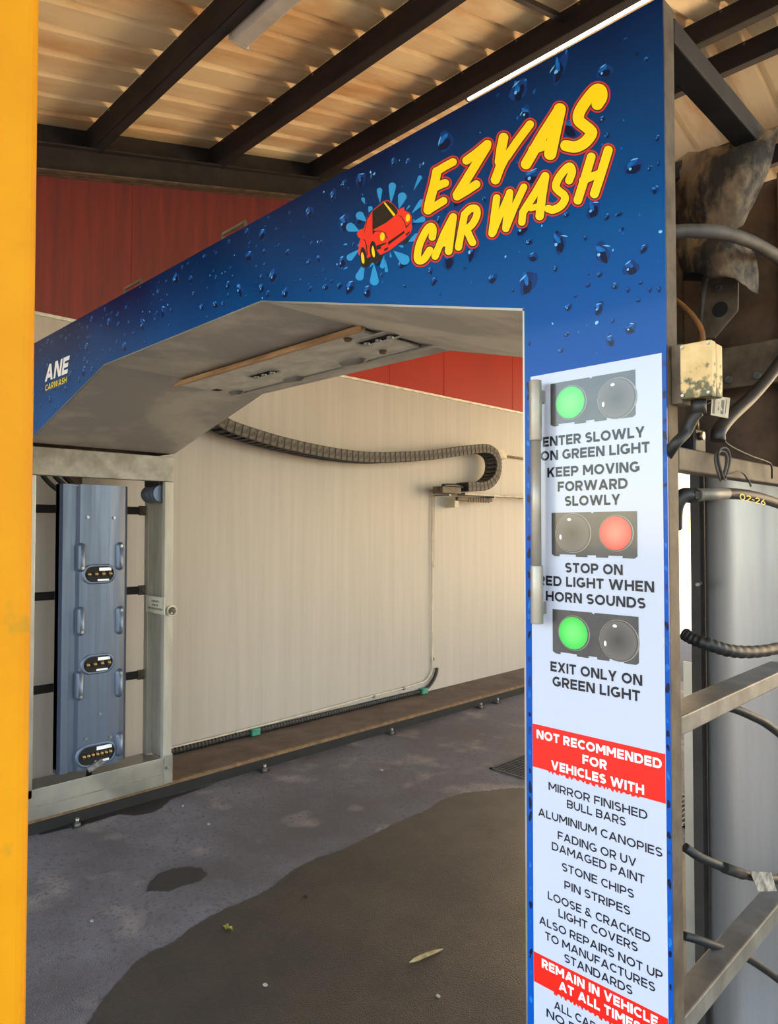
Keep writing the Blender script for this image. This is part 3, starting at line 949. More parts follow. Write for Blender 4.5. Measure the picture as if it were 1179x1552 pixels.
# spray guard: tall folded steel cover with nozzle windows, facing the bay
GX = -3.97
ya, yb, zb_, zt_ = 1.415, 1.815, .262, 1.855
sec = [(ya, GX - .085), (ya, GX - .03), (ya + .012, GX - .012), (ya + .05, GX - .010), (ya + .055, GX - .022), (ya + .085, GX - .022), (ya + .10, GX), (ya + .16, GX + .004), (yb - .13, GX + .004),
       (yb - .07, GX - .002), (yb - .035, GX - .016), (yb - .012, GX - .04), (yb, GX - .07), (yb, GX - .10)]
m = MB()
n = len(sec)
pts = [(x, y, zb_ + (0.02 if y < ya + .1 else 0)) for y, x in sec] + [(x, y, zt_) for y, x in sec]
inn = [(x - .004, y, zb_) for y, x in sec] + [(x - .004, y, zt_) for y, x in sec]
m.add(pts, [(i, i + 1, n + i + 1, n + i) for i in range(n - 1)], smooth=False)
m.add(inn, [(i, n + i, n + i + 1, i + 1) for i in range(n - 1)])
m.prism([(GX - .012, ya + .02, zt_ - .012), (GX - .004, yb - .05, zt_ - .012), (GX - .10, yb - .01, zt_ - .012), (GX - .085, ya + .01, zt_ - .012)], (0, 0, .008))
guard = m.build('spray_guard', guard_steel, G, clean=False)
XG = GX + .004


def gp(px, py):
    p = at_x(px, py, XG)
    return p.y, p.z


for (px, py, L) in ((121, 845, .165), (120, 942, .165), (118, 1040, .165), (182, 843, .165), (182, 940, .165), (181, 1035, .165), (181, 1128, .14)):
    y, z = gp(px, py)
    if px < 150: y += .01
    o_ = [(v, u) for u, v in capsule(z, y, L, .048)]; i_ = [(v, u) for u, v in capsule(z, y, L - .022, .026)]
    n = len(o_)
    xb = XG - .006
    m = MB().add([(xb, a_, b_) for a_, b_ in o_] + [(XG + .016, a_, b_) for a_, b_ in i_], [(i, (i + 1) % n, n + (i + 1) % n, n + i) for i in range(n)] + [tuple(range(n, 2 * n))], smooth=True)
    m.build('raised_cap', guard_steel, guard)
    zz = z + (L * .36 if px > 150 else -L * .36)
    MB().tube([(XG + .014, y, zz), (XG + .022, y, zz)], .009, 8).build('bolt', zinc, guard)
for (px, py, L, W, nn2) in ((150, 870, .165, .085, 4), (148, 1006, .165, .085, 4), (146, 1143, .205, .10, 7)):
    y, z = gp(px, py)
    o_, i_ = capsule(y, z, L + .03, W + .03), capsule(y, z, L, W)
    n = len(o_)
    m = MB().add([(XG - .001, a_, b_) for a_, b_ in o_] + [(XG + .013, a_, b_) for a_, b_ in i_] + [(XG - .001, a_, b_) for a_, b_ in i_],
                 [(i, (i + 1) % n, n + (i + 1) % n, n + i) for i in range(n)] + [(n + i, n + (i + 1) % n, 2 * n + (i + 1) % n, 2 * n + i) for i in range(n)], smooth=True)
    m.build('window_rim', guard_steel, guard)
    MB().prism([(XG + .001, a_, b_) for a_, b_ in i_], (.0015, 0, 0)).build('window_opening', dark_void, guard)
    for k in range(nn2):
        yk = y - L * .36 + L * .72 * k / (nn2 - 1)
        MB().tube([(XG + .0025, yk, z + .010), (XG + .013, yk + .006, z - .008)], [.012, .009], 10).build('spray_nozzle', brass, guard)
    MB().box((XG + .0025, y + .0, z + W * .22), (XG + .005, y + L * .42, z + W * .42)).build('nozzle_bar', white_ink, guard)
    MB().box((XG + .0025, y - L * .05, z - W * .46), (XG + .005, y + L * .34, z - W * .34)).build('nozzle_bar', white_ink, guard)
for (px, py) in ((133, 784), (173, 785), (130, 1120), (167, 1117), (151, 1082)):
    y, z = gp(px, py)
    MB().tube([(XG, y, z), (XG + .005, y, z)], .009, 10).build('rivet', zinc, guard)
y, z = gp(140, 1166)
MB().tube([(XG - .05, y, .204), (XG - .03, y, .30)], .016, 10).build('drain_pipe', rubber, guard)
MB().bar((XG + .012, y - .03, .262), (XG + .016, y + .05, .30), .02, .03).build('lever', zinc, guard)

# ---------------------------------------------------------------- right leg frame
leg_beam('leg_post', (XO - .035, YP + .005, .07), (XO, YP + .05, ZT), brown_steel)
leg_beam('leg_post', (XI + .002, YP + .005, .07), (XI + .035, YP + .05, ZT - .02), dark_steel)
leg_beam('leg_post', (XO - .04, YR - .04, .07), (XO, YR, ZT - .02), brown_steel)
leg_beam('top_rail', (XO - .05, YP + .051, ZT - .06), (XO, 1.77, ZT - .012), dark_steel)
leg_beam('cross_rail', (XI + .002, 1.77, ZT - .06), (XO, 1.81, ZT - .014), dark_steel)
leg_beam('side_rail', (XO - .034, YP + .051, 1.709), (XO, YR - .041, 1.752), brown_steel)
leg_beam('side_rail', (XO - .060, YP + .051, 1.228), (XO, YR - .041, 1.263), frame_steel)
leg_beam('side_rail', (XO - .050, YP + .051, .690), (XO, YR - .041, .730), frame_steel)
leg_beam('foot_channel', (XI, YP + .051, .07), (XO - .041, YR - .041, .20), stainless)
for yy in (1.40, 1.85):
    MB().tube([(-.73, yy, .080), (-.63, yy, .080)], .077, 24).build('wheel', dark_steel, G)
leg_beam('cross_beam', (XI + .036, 1.95, 1.978), (XO - .005, 1.975, 2.089), brown_steel)
for xx in (-.67, -.60):
    MB().tube([(xx, 1.950, 2.0), (xx, 1.94, 2.0)], .009, 8).build('bolt', zinc, G)
MB().box((XI, YR - .006, 1.76), (XO - .041, YR - .001, ZT - .02)).build('rear_plate', dirty_panel, G)
MB().box((XI - .001, 1.25, 1.775), (XI + .003, YR - .007, 2.06)).build('inner_plate', dirty_panel, G)
# curved stainless sheet closing the rear of the right leg
m = MB()
n = 28
pts = []
xa, xb = -.765, -.535
for k in range(n + 1):
    s = k / n
    x = xa + (xb - xa) * s
    y = 2.02 - .045 * (1 - (1 - min(s * 2.2, 1.0)) ** 2) - .02 * s
    pts.append((x, y))
V = [(x, y, .201) for x, y in pts] + [(x, y, 1.758) for x, y in pts]
m.add(V, [(i, i + 1, n + 2 + i, n + 1 + i) for i in range(n)], smooth=True)
m.build('curved_sheet', sheet_steel, G, clean=False)
MB().box((-.792, 1.985, .201), (-.766, 2.03, 1.758)).build('sheet_channel', dark_steel, G)
MB().box((-.822, 2.0, .201), (-.794, 2.004, 1.225)).build('guard_strip', stainless, G)
for (px, py) in ((1062, 884), (1063, 758)):
    p = at_y(px, py, 1.985)
    MB().tube([(p.x, 1.985, p.z), (p.x + .012, 1.93, p.z)], .005, 8).build('bolt', zinc, G)
MB().box((XI + .036, 1.28, .20), (XI + .062, 1.34, 1.76)).build('cable_duct', dark_steel, G)
MB().box((XO - .075, 1.28, .20), (XO - .045, 1.33, 1.70)).build('cable_duct', dark_steel, G)

# ================================================================== PRINT ON THE GANTRY FRONT
def PY(off):
    return YP - off


# --- water drops printed over the blue ---
def in_front(x, z, mrg=0.02):
    if x > XO - mrg or x < XOL + mrg or z > ZT - mrg: return False
    if x > XI + mrg: return z > .6
    if z < ZS: return x < XIL - mrg and z > .6
    # soffit line
    if x > XKR: zl = ZS + (ZK - ZS) * (XI - x) / (XI - XKR)
    elif x > XKL: zl = ZK
    else: zl = ZS + (ZK - ZS) * (x - XIL) / (XKL - XIL)
    return z > zl + mrg


SGX0, SGX1, SGZ = -.8065, -.5315, 1.9155
dr = random.Random(21)
drops = MB()


def blob(cx, cz, r, asp, ang, jag, n=14):
    P = []
    ph = [dr.uniform(0, 6.28) for _ in range(3)]
    for k in range(n):
        a = 2 * math.pi * k / n
        rad = r * (1 + jag * (math.sin(2 * a + ph[0]) * .5 + math.sin(3 * a + ph[1]) * .35 + math.sin(5 * a + ph[2]) * .2))
        u, v = rad * math.cos(a), rad * math.sin(a) * asp
        P.append((cx + u * math.cos(ang) - v * math.sin(ang), cz + u * math.sin(ang) + v * math.cos(ang)))
    return P


def put(P, off, mi):
    drops.poly([(x, PY(off), z) for x, z in P], mi)


placed = []
tries = 0
while len(placed) < 420 and tries < 20000:
    tries += 1
    big = len(placed) < 190
    r = dr.uniform(.010, .027) if big else dr.uniform(.004, .010)
    x = dr.uniform(XOL, XO); z = dr.uniform(.6, ZT)
    if not in_front(x, z, r * 1.15): continue
    if SGX0 - r < x < SGX1 + r and z < SGZ + r: continue
    if any((x - a) ** 2 + (z - c) ** 2 < (1.25 * (r + q)) ** 2 for a, c, q in placed): continue
    placed.append((x, z, r))
    ang = dr.uniform(-.5, .5) + (math.pi / 2 if dr.random() < .35 else 0)
    asp = dr.uniform(.55, 1.0)
    put(blob(x, z, r, asp, ang, .28), .0003, 0)
    put(blob(x + dr.uniform(-.1, .1) * r, z - .30 * r, r * .72, asp * .7, ang, .3), .00045, 1)
    put(blob(x - .22 * r, z + .38 * r, r * .55, asp * .55, ang + .5, .35), .0006, 3)
    if r > .006:
        a0 = dr.uniform(.3, 2.6)
        P1, P2 = [], []
        for k in range(7):
            a = a0 + k * .17
            P1.append((x + r * .92 * math.cos(a), z + r * .92 * asp * math.sin(a)))
            tk = .16 * math.sin(math.pi * k / 6) + .01
            P2.append((x + r * (.92 - tk) * math.cos(a), z + r * (.92 - tk) * asp * math.sin(a)))
        put(P1 + P2[::-1], .0007, 2)
        if dr.random() < .55:
            put(blob(x - .35 * r, z - .1 * r, r * .16, 1.0, 0, .2, 8), .0007, 2)
for _ in range(700):                                 # fine spray
    x = dr.uniform(XOL, XO); z = dr.uniform(1.3, ZT)
    if not in_front(x, z, .006): continue
    if SGX0 - .005 < x < SGX1 + .005 and z < SGZ + .005: continue
    r = dr.uniform(.0015, .0036)
    put(blob(x, z, r, dr.uniform(.6, 1.4), dr.uniform(0, 3), .2, 8), .0004, dr.choice((3, 3, 1, 2)))
# slivers along the two margins of the sign
for xm, s in ((SGX0 - .007, 1), (SGX1 + .004, 1)):
    z = .65
    while z < 1.9:
        put(blob(xm, z, dr.uniform(.002, .0042), dr.uniform(1.5, 3.2), dr.uniform(-.2, .2), .3), .0004, dr.choice((3, 3, 0, 1, 1)))
        z += dr.uniform(.02, .06)
drops.build('droplet_print', [drop_mid, drop_dark, drop_glint, drop_lit], panel, clean=False)

# --- the white instruction sign ---
SO = .0012
sign = MB().box((SGX0, PY(0.0), .60), (SGX1, PY(SO), SGZ)).build('instruction_sign', white_vinyl, G)
T1 = SO + .0006


def spz(px, py):
    p = at_y(px, py, YP)
    return p.x, p.z


def glyph(ch, w):
    """capital letters as strokes; cap height 1; returns (advance width, list of polygons)"""
    h = w / 2
    out = []

    lev = [0]

    def emit(q, new=True):
        if new: lev[0] += 1
        out.append((lev[0], q))

    def V(x, y0=0.0, y1=1.0): emit([(x - h, y0), (x + h, y0), (x + h, y1), (x - h, y1)])
    def Hh(y, x0, x1): emit([(x0, y - h), (x1, y - h), (x1, y + h), (x0, y + h)])

    def D(x0, y0, x1, y1):
        L = math.hypot(x1 - x0, y1 - y0); wd = w * L / abs(y1 - y0) / 2
        emit([(x0 - wd, y0), (x0 + wd, y0), (x1 + wd, y1), (x1 - wd, y1)])

    def A(cx, cy, rx, ry, a0, a1, n=18):
        for k in range(n):
            q = []
            for a, s in ((k, 1), (k + 1, 1), (k + 1, -1), (k, -1)):
                t_ = math.radians(a0 + (a1 - a0) * a / n)
                q.append((cx + (rx + s * h) * math.cos(t_), cy + (ry + s * h) * math.sin(t_)))
            emit(q, k == 0)

    if ch == 'A':
        W = 1.05; ap = W / 2
        D(h * 1.1, 0, ap, 1); D(W - h * 1.1, 0, ap, 1); Hh(.29, .22, W - .22)
    elif ch == 'B':
        W = .88; V(h)
        r = .25 - h / 4 - h / 4; ru = (1 - w) / 4
        for cy in (h + ru, 1 - h - ru):
            Hh(cy - ru, h, W - ru - h - .05); Hh(cy + ru, h, W - ru - h - .05); A(W - ru - h - .05, cy, ru + .05, ru, -90, 90)
    elif ch == 'C':
        W = .92; A(.53, .5, .53 - h, .5 - h, 44, 316, 28)
    elif ch == 'D':
        W = .98; V(h); Hh(h, h, .5); Hh(1 - h, h, .5); A(W - .5, .5, .5 - h, .5 - h, -90, 90)
    elif ch == 'E':
        W = .78; V(h); Hh(h, 0, W); Hh(.5, 0, W * .92); Hh(1 - h, 0, W)
    elif ch == 'F':
        W = .76; V(h); Hh(.48, 0, W * .92); Hh(1 - h, 0, W)
    elif ch == 'G':
        W = 1.02; A(.53, .5, .53 - h, .5 - h, 48, 318, 28); V(W - h - .02, .13, .5); Hh(.5 - h * .6, .58, W - .02)
    elif ch == 'H':
        W = .95; V(h); V(W - h); Hh(.5, h, W - h)
    elif ch == 'I':
        W = w; V(h)
    elif ch == 'K':
        W = .9; V(h); D(h, .33, W - h, 1); D(W - h * 1.2, 0, .38, .62)
    elif ch == 'L':
        W = .72; V(h); Hh(h, 0, W)
    elif ch == 'M':
        W = 1.14; V(h); V(W - h); D(W / 2, .28, h * 1.2, 1); D(W / 2, .28, W - h * 1.2, 1)
    elif ch == 'N':
        W = .95; V(h); V(W - h); D(W - h * 1.4, 0, h * 1.4, 1)
    elif ch == 'O':
        W = 1.1; A(W / 2, .5, W / 2 - h, .5 - h, 0, 360, 36)
    elif ch == 'P' or ch == 'R':
        W = .86; V(h); ru = (.68 - w) / 2; cy = 1 - h - ru
        Hh(1 - h, h, W - ru - h - .04); Hh(cy - ru, h, W - ru - h - .04); A(W - ru - h - .04, cy, ru + .04, ru, -90, 90)
        if ch == 'R': D(W - h * 1.2, 0, .48, .38)
    elif ch == 'S':
        W = .8; r = (1 - w) / 4; rx = W / 2 - h
        A(W / 2, h + 3 * r, rx, r, 35, 270, 20); A(W / 2, h + r, rx, r, 90, -145, 20)
    elif ch == 'T':
        W = .8; V(W / 2); Hh(1 - h, 0, W)
    elif ch == 'U':
        W = .92; rr_ = W / 2 - h; V(h, h + rr_, 1); V(W - h, h + rr_, 1); A(W / 2, h + rr_, rr_, rr_, 180, 360)
    elif ch == 'V':
        W = 1.02; D(W / 2, 0, h * 1.1, 1); D(W / 2, 0, W - h * 1.1, 1)
    elif ch == 'W':
        W = 1.56; D(.43, 0, h * 1.1, 1); D(.43, 0, W / 2, 1); D(W - .43, 0, W / 2, 1); D(W - .43, 0, W - h * 1.1, 1)
    elif ch == 'X':
        W = .95; D(h * 1.2, 0, W - h * 1.2, 1); D(W - h * 1.2, 0, h * 1.2, 1)
    elif ch == 'Y':
        W = .95; V(W / 2, 0, .42); D(W / 2, .38, h * 1.1, 1); D(W / 2, .38, W - h * 1.1, 1)
    elif ch == '&':
        W = .98; A(.42, .76, .2, .24 - h, -40, 220, 18); A(.4, .29, .4 - h, .29 - h, 90, 350, 22); D(W - h * 1.3, 0, .26, .62)
    elif ch == '0':
        W = .8; A(W / 2, .5, W / 2 - h, .5 - h, 0, 360, 30)
    elif ch == '2':
        W = .75; A(W / 2, .70, W / 2 - h, .3 - h, -20, 170, 16); D(h * 1.5, h, W - h * 1.6, .62); Hh(h, 0, W)
    elif ch == '6':
        W = .78; A(W / 2, .32, W / 2 - h, .32 - h, 0, 360, 26); D(h * 1.2, .36, W * .7, 1)
    elif ch == '-':
        W = .4; Hh(.45, 0, W)
    else:
        W = .38
    return W, out


def text_polys(s, w, gap=.13):
    x = 0; res = []
    for i, ch in enumerate(s):
        W, ps = glyph(ch, w)
        res += [(l, [(x + a, c) for a, c in p]) for l, p in ps]
        x += W + (gap if ch != ' ' else .02)
    return x - gap, res


def sign_line(s, pl, pr, cap, wgt, mt, name='lettering', off=T1):
    xl, zl = spz(*pl); xr, zr = spz(*pr)
    zb = (zl + zr) / 2
    Wt, ps = text_polys(s, wgt)
    k = (xr - xl) / Wt
    m = MB()
    for l, p in ps:
        m.poly([(xl + a * k, PY(off + l * 1.5e-5), zb + c * cap) for a, c in p])
    o = m.build(name, mt, sign, clean=False)
    o['label'] = 'printed words ' + s
    return o


C1, C2, C3 = .0197, .0159, .0176
for s, a, c in (('ENTER SLOWLY', (823.4, 677.8), (977.4, 662)), ('ON GREEN LIGHT', (820, 699), (985, 685.5)), ('KEEP MOVING', (830.3, 724.8), (970, 714)),
                ('FORWARD', (846, 746), (951.6, 739.6)), ('SLOWLY', (856.7, 767), (940.3, 765)),
                ('STOP ON', (857.2, 867.9), (944.3, 871.4)), ('RED LIGHT WHEN', (816, 886), (992, 898.3)), ('HORN SOUNDS', (828, 911), (979, 922)),
                ('EXIT ONLY ON', (835, 1017), (974, 1039.4)), ('GREEN LIGHT', (838, 1039), (970.7, 1063.7))):
    sign_line(s, a, c, C1, .225, black_ink)
for s, a, c in (('MIRROR FINISHED', (832, 1197), (981.8, 1242)), ('BULL BARS', (859.8, 1223.3), (949, 1252.6)), ('ALUMINIUM CANOPIES', (816.4, 1235.5), (1004.5, 1299.4)),
                ('FADING OR UV', (846, 1271.4), (965, 1313.7)), ('DAMAGED PAINT', (837, 1288.4), (977.4, 1338.7)), ('STONE CHIPS', (852.3, 1318.8), (961.3, 1361.8)),
                ('PIN STRIPES', (856, 1346.4), (955.7, 1387)), ('LOOSE & CRACKED', (831, 1363), (986, 1428)), ('LIGHT COVERS', (847, 1390.5), (967, 1441)),
                ('ALSO REPAIRS NOT UP', (818, 1400), (1005, 1485)), ('TO MANUFACTURES', (827, 1423.6), (993.5, 1503)), ('STANDARDS', (856, 1457.7), (959, 1507)),
                ('ALL CAR', (840.6, 1531.6), (904, 1559)), ('NO R', (829, 1543), (874, 1562))):
    sign_line(s, a, c, C2, .175, black_ink)


def banner(z0, z1):
    return MB().box((SGX0 + .0005, PY(SO - .0002), z0), (SGX1 - .0005, PY(SO + .0004), z1)).build('red_band', red_ink, sign)


zt1 = (spz(808.9, 1095.9)[1] + spz(1011.5, 1144)[1]) / 2; zb1 = (spz(808.9, 1161)[1] + spz(1011.5, 1219)[1]) / 2
banner(zb1, zt1)
zt2 = (spz(813, 1443.9)[1] + spz(1013.8, 1543)[1]) / 2; zb2 = spz(812, 1487.5)[1]
banner(zb2, zt2)
for s, a, c in (('NOT RECOMMENDED', (814.2, 1118), (1003.8, 1165.6)), ('FOR', (883.6, 1157.5), (920.5, 1166)), ('VEHICLES WITH', (836.2, 1165.6), (977, 1204)),
                ('REMAIN IN VEHICLE', (822, 1468.8), (998, 1552)), ('AT ALL TIMES', (848, 1502), (972, 1561))):
    sign_line(s, a, c, C3, .24, white_ink, off=T1 + .0004)
# the ragged red fringe under the bands
fr = random.Random(4)
for zb_, xa_, xb_ in ((zb1, -.77, -.565), (zb2, -.76, -.56)):
    P_ = [(xb_, zb_ + .001), (xa_, zb_ + .001)]
    x = xa_
    while x < xb_ - .012:
        w_ = fr.uniform(.003, .008)
        P_ += [(x, zb_ - .0003), (x + .001, zb_ - fr.uniform(.002, .005)), (x + w_, zb_ - fr.uniform(.002, .006)), (x + w_ + .001, zb_ - .0003)]
        x += w_ + fr.uniform(.003, .007)
    m = MB(); m.poly([(x, PY(T1), z) for x, z in P_])
    m.build('red_fringe', red_ink, sign, clean=False)

# traffic light pictures
def picture(tl, tr, br, bl, lit, litm, dark, lab):
    (x0, z0), (x1, z1), (x2, z2), (x3, z3) = spz(*tl), spz(*tr), spz(*br), spz(*bl)
    xa, xb = (x0 + x3) / 2, (x1 + x2) / 2
    zt, zb = (z0 + z1) / 2, (z2 + z3) / 2
    m = MB()
    L = xb - xa
    lower = [(xa, zb + .004)]
    for f0, f1, d in ((.04, .1, 0), (.1, .3, .004), (.3, .44, 0), (.44, .54, .004), (.54, .68, 0), (.68, .84, .004), (.84, .97, 0)):
        lower += [(xa + L * f0, zb + d), (xa + L * f1, zb + d)]
    lower += [(xb, zb + .004)]
    m.poly([(x, PY(T1), z) for x, z in lower + [(xb, zt), (xa + L * .52, zt), (xa + L * .5, zt - .003), (xa + L * .48, zt), (xa, zt)]])
    pc = m.build('traffic_light_picture', lamp_box_ink, sign, clean=False)
    pc['label'] = lab
    def lens(pix, r, mt, nm, lb=None):
        x, z = spz(*pix)
        MB().poly([(p.x, p.y, p.z) for p in disc((x + .0015, PY(T1 + .0002), z), (1, 0, 0), (0, 0, 1), r * 1.10, r * 1.08)]).build(nm + '_ring', ring_ink, sign, clean=False)
        MB().poly([(p.x, p.y, p.z) for p in disc((x + .0008, PY(T1 + .0003), z), (1, 0, 0), (0, 0, 1), r * 1.05, r * 1.05)]).build(nm + '_rim', lamp_box_ink, sign, clean=False)
        o = MB().poly([(p.x, p.y, p.z) for p in disc((x, PY(T1 + .0005), z), (1, 0, 0), (0, 0, 1), r, r)]).build(nm, mt, sign, clean=False)
        if lb: o['label'] = lb
        if mt is lens_dark:
            g = MB()
            g.poly([(p.x, p.y, p.z) for p in disc((x - r * .72, PY(T1 + .0007), z - r * .22), (1, 0, 0), (0, 0, 1), r * .07, r * .14, 12)])
            g.poly([(p.x, p.y, p.z) for p in disc((x - r * .18, PY(T1 + .0007), z + r * .74), (1, 0, 0), (0, 0, 1), r * .12, r * .08, 12)])
            g.build('printed_highlight', white_ink, sign, clean=False)
    lens(lit, .0315, litm, 'lit_lens', 'printed green lens' if litm is lens_green else 'printed red lens')
    lens(dark, .036, lens_dark, 'unlit_lens', 'printed dark lens')


picture((835, 581.9), (963.5, 560.3), (963.5, 630.9), (835, 648), (864.9, 610.1), lens_green, (934.4, 604), 'printed traffic light with green lit, above ENTER SLOWLY')
picture((836.5, 778), (965.7, 773.8), (967, 847), (836.9, 842.7), (933.3, 808), lens_red, (868, 808), 'printed traffic light with red lit, above STOP ON')
picture((838, 923), (968.5, 934.7), (968.5, 1008.5), (838.4, 989.4), (869.3, 959.4), lens_green, (937.7, 971), 'printed traffic light with green lit, above EXIT ONLY')

# --- tubular bar with two sleeves in front of the sign ---
xb_ = at_y(811.5, 620, YP - .028).x
zz = [at_y(811.5, q, YP - .028).z for q in (577, 668, 857, 945)]
xs_ = [at_y(q, 0, YP - .028).x for q in (799.5, 822)]
rb = .0125
MB().tube([(xb_, YP - .028, zz[1] + .01), (xb_, YP - .028, zz[2] - .01)], rb * .82, 20).build('hinge_rod', rod_steel, G)
MB().tube([(xb_, YP - .028, zz[0]), (xb_, YP - .028, zz[1])], rb, 24).build('hinge_sleeve', rod_steel, G, bevel=0.0015)
MB().tube([(xb_ + .001, YP - .028, zz[2]), (xb_ + .001, YP - .028, zz[3])], rb, 24).build('hinge_sleeve', rod_steel, G, bevel=0.0015)
for z_ in (zz[0] - .03, zz[3] + .03):
    MB().box((xb_ - .006, YP - .018, z_ - .012), (xb_ + .006, YP - .0013, z_ + .012)).build('sleeve_bracket', stainless, G)

# --- logo lettering: traced brush strokes (zoomed-picture coordinates -> panel plane) ---
ZA = lambda x, y: (620 + x * .13571, 110 + y * .13571)
ZB = lambda x, y: (760 + x * .16115, 100 + y * .16115)
ZC = lambda x, y: (610 + x * .15267, 220 + y * .15267)
Z5 = lambda x, y: (510 + x * .37320, 100 + y * .37320)
LG = []                     # (points, radius in picture pixels)


def S(fn, pts, r): LG.append(([fn(*p) for p in pts], r))


# EZYAS
S(ZC, [(505, 170), (430, 210), (345, 262)], 6.0); S(ZC, [(345, 265), (320, 390), (275, 560), (258, 645)], 7.0)
S(ZC, [(320, 425), (395, 390), (428, 378)], 6.0); S(ZC, [(265, 645), (340, 600), (412, 555)], 5.8)
S(ZA, [(645, 985), (760, 900), (880, 800)], 6.3); S(ZA, [(870, 830), (700, 1110), (540, 1370)], 6.8); S(ZA, [(540, 1385), (650, 1320), (755, 1250)], 6.3)
S(ZA, [(1060, 730), (1035, 850), (1015, 1000)], 7.4); S(ZB, [(272, 552), (150, 715), (50, 860)], 6.2); S(ZA, [(1080, 940), (1020, 1060), (968, 1200)], 7.0)
S(ZB, [(548, 410), (400, 640), (235, 925)], 8.0); S(ZB, [(552, 410), (510, 600), (462, 830)], 9.3); S(ZB, [(300, 790), (400, 755), (490, 735)], 7.0)
S(ZB, [(905, 365), (945, 300), (940, 235), (890, 230), (810, 320), (740, 430), (730, 510), (780, 560), (830, 600), (850, 640), (790, 720), (700, 765), (610, 752)], 8.6)
# CAR WASH
S(ZC, [(300, 915), (308, 840), (285, 808), (240, 850), (175, 985), (152, 1110), (172, 1150), (220, 1130), (275, 1045)], 5.6)
S(ZC, [(505, 715), (420, 880), (328, 1105)], 5.5); S(ZC, [(508, 715), (485, 880), (462, 1055)], 5.8); S(ZC, [(375, 985), (425, 975), (470, 965)], 4.8)
S(ZC, [(620, 690), (590, 850), (560, 1015)], 5.5); S(ZC, [(620, 690), (680, 635), (735, 635), (742, 700), (695, 790), (620, 850)], 5.5); S(ZC, [(645, 850), (685, 940), (700, 968)], 5.6)
S(ZC, [(940, 525), (915, 700), (892, 880)], 5.5); S(ZC, [(905, 870), (980, 680), (1070, 470)], 5.0); S(ZC, [(1068, 475), (1045, 680), (1030, 830)], 5.6); LG.append(([(767.3, 346.7), (780, 315), (794.5, 284)], 5.4))
S(ZB, [(412, 1040), (320, 1200), (205, 1380)], 5.8); LG.append(([(793, 322), (791.5, 337)], 5.6)); LG.append(([ZB(415, 1040), ZB(385, 1230), (818.5, 328)], 6.4)); S(ZB, [(280, 1340), (340, 1325), (375, 1315)], 4.8)
S(ZB, [(640, 1080), (668, 1000), (650, 950), (610, 970), (545, 1050), (515, 1130), (540, 1175), (590, 1215), (600, 1260), (560, 1320), (490, 1355), (445, 1345)], 6.0)
S(ZB, [(848, 858), (790, 1050), (722, 1265)], 6.6); S(ZB, [(1008, 795), (945, 1000), (878, 1205)], 6.8); S(ZB, [(770, 1080), (860, 1040), (945, 1010)], 6.0)


def stroke_px(m, pts, r, off, mi=0):
    """round-ended stroke of constant width on the panel plane, one strip of faces"""
    if len(pts) > 3:
        pts = [(p.x, p.y) for p in spline([(a, c, 0) for a, c in pts], 6)]

    cnt = [0]

    def W(x, y):
        cnt[0] += 1
        p = at_y(x, y, YP); return (p.x, PY(off + cnt[0] * 1.2e-6), p.z)
    n = len(pts)
    nr = []
    for i in range(n):
        ds = []
        if i > 0: ds.append(Vector((pts[i][0] - pts[i - 1][0], pts[i][1] - pts[i - 1][1])).normalized())
        if i < n - 1: ds.append(Vector((pts[i + 1][0] - pts[i][0], pts[i + 1][1] - pts[i][1])).normalized())
        t_ = (ds[0] + ds[-1]).normalized()
        k = 1.0 / max(t_.dot(ds[0]), .6)
        nr.append(Vector((-t_.y, t_.x)) * (r * k))
    V_ = []
    for i in range(n):
        V_.append(W(pts[i][0] + nr[i].x, pts[i][1] + nr[i].y)); V_.append(W(pts[i][0] - nr[i].x, pts[i][1] - nr[i].y))
    F_ = [(2 * i, 2 * i + 1, 2 * i + 3, 2 * i + 2) for i in range(n - 1)]
    for (i, sgn) in ((0, 1), (n - 1, -1)):
        a0 = math.atan2(nr[i].y * sgn, nr[i].x * sgn)
        ids = [2 * i if sgn > 0 else 2 * i + 1]
        for k in range(1, 12):
            a = a0 + math.pi * k / 12
            V_.append(W(pts[i][0] + r * math.cos(a), pts[i][1] + r * math.sin(a))); ids.append(len(V_) - 1)
        ids.append(2 * i + 1 if sgn > 0 else 2 * i)
        F_.append(tuple(ids))
    m.add(V_, F_, mi)


for dr_, off, mt, nm in ((4.1, .0010, logo_red, 'logo_red_outline'), (1.7, .0013, logo_black, 'logo_dark_outline'), (0.0, .0016, logo_yellow, 'logo_lettering')):
    m = MB()
    for j, (pts, r) in enumerate(LG):
        stroke_px(m, pts, r + dr_, off + j * 6e-6)
    o = m.build(nm, mt, panel, clean=False)
    if nm == 'logo_lettering': o['label'] = 'yellow brush lettering EZYAS CAR WASH'

# --- logo car and splash (zoom 4: 515,265, factor .12723) ---
Z4 = lambda x, y: (515 + x * .12723, 265 + y * .12723)


SL_ = [0]


def shape(m, pts, off, smooth=False, mi=0):
    q = [Z4(*p) for p in pts]
    if smooth:
        q = q + [q[0]]
        q = [(p.x, p.y) for p in spline([(a, c, 0) for a, c in q], 5)][:-1]
    V_ = []
    for (x, y) in q:
        p = at_y(x, y, YP); V_.append((p.x, PY(off + SL_[0] * 2e-6), p.z))
    m.poly(V_, mi)
    SL_[0] += 1


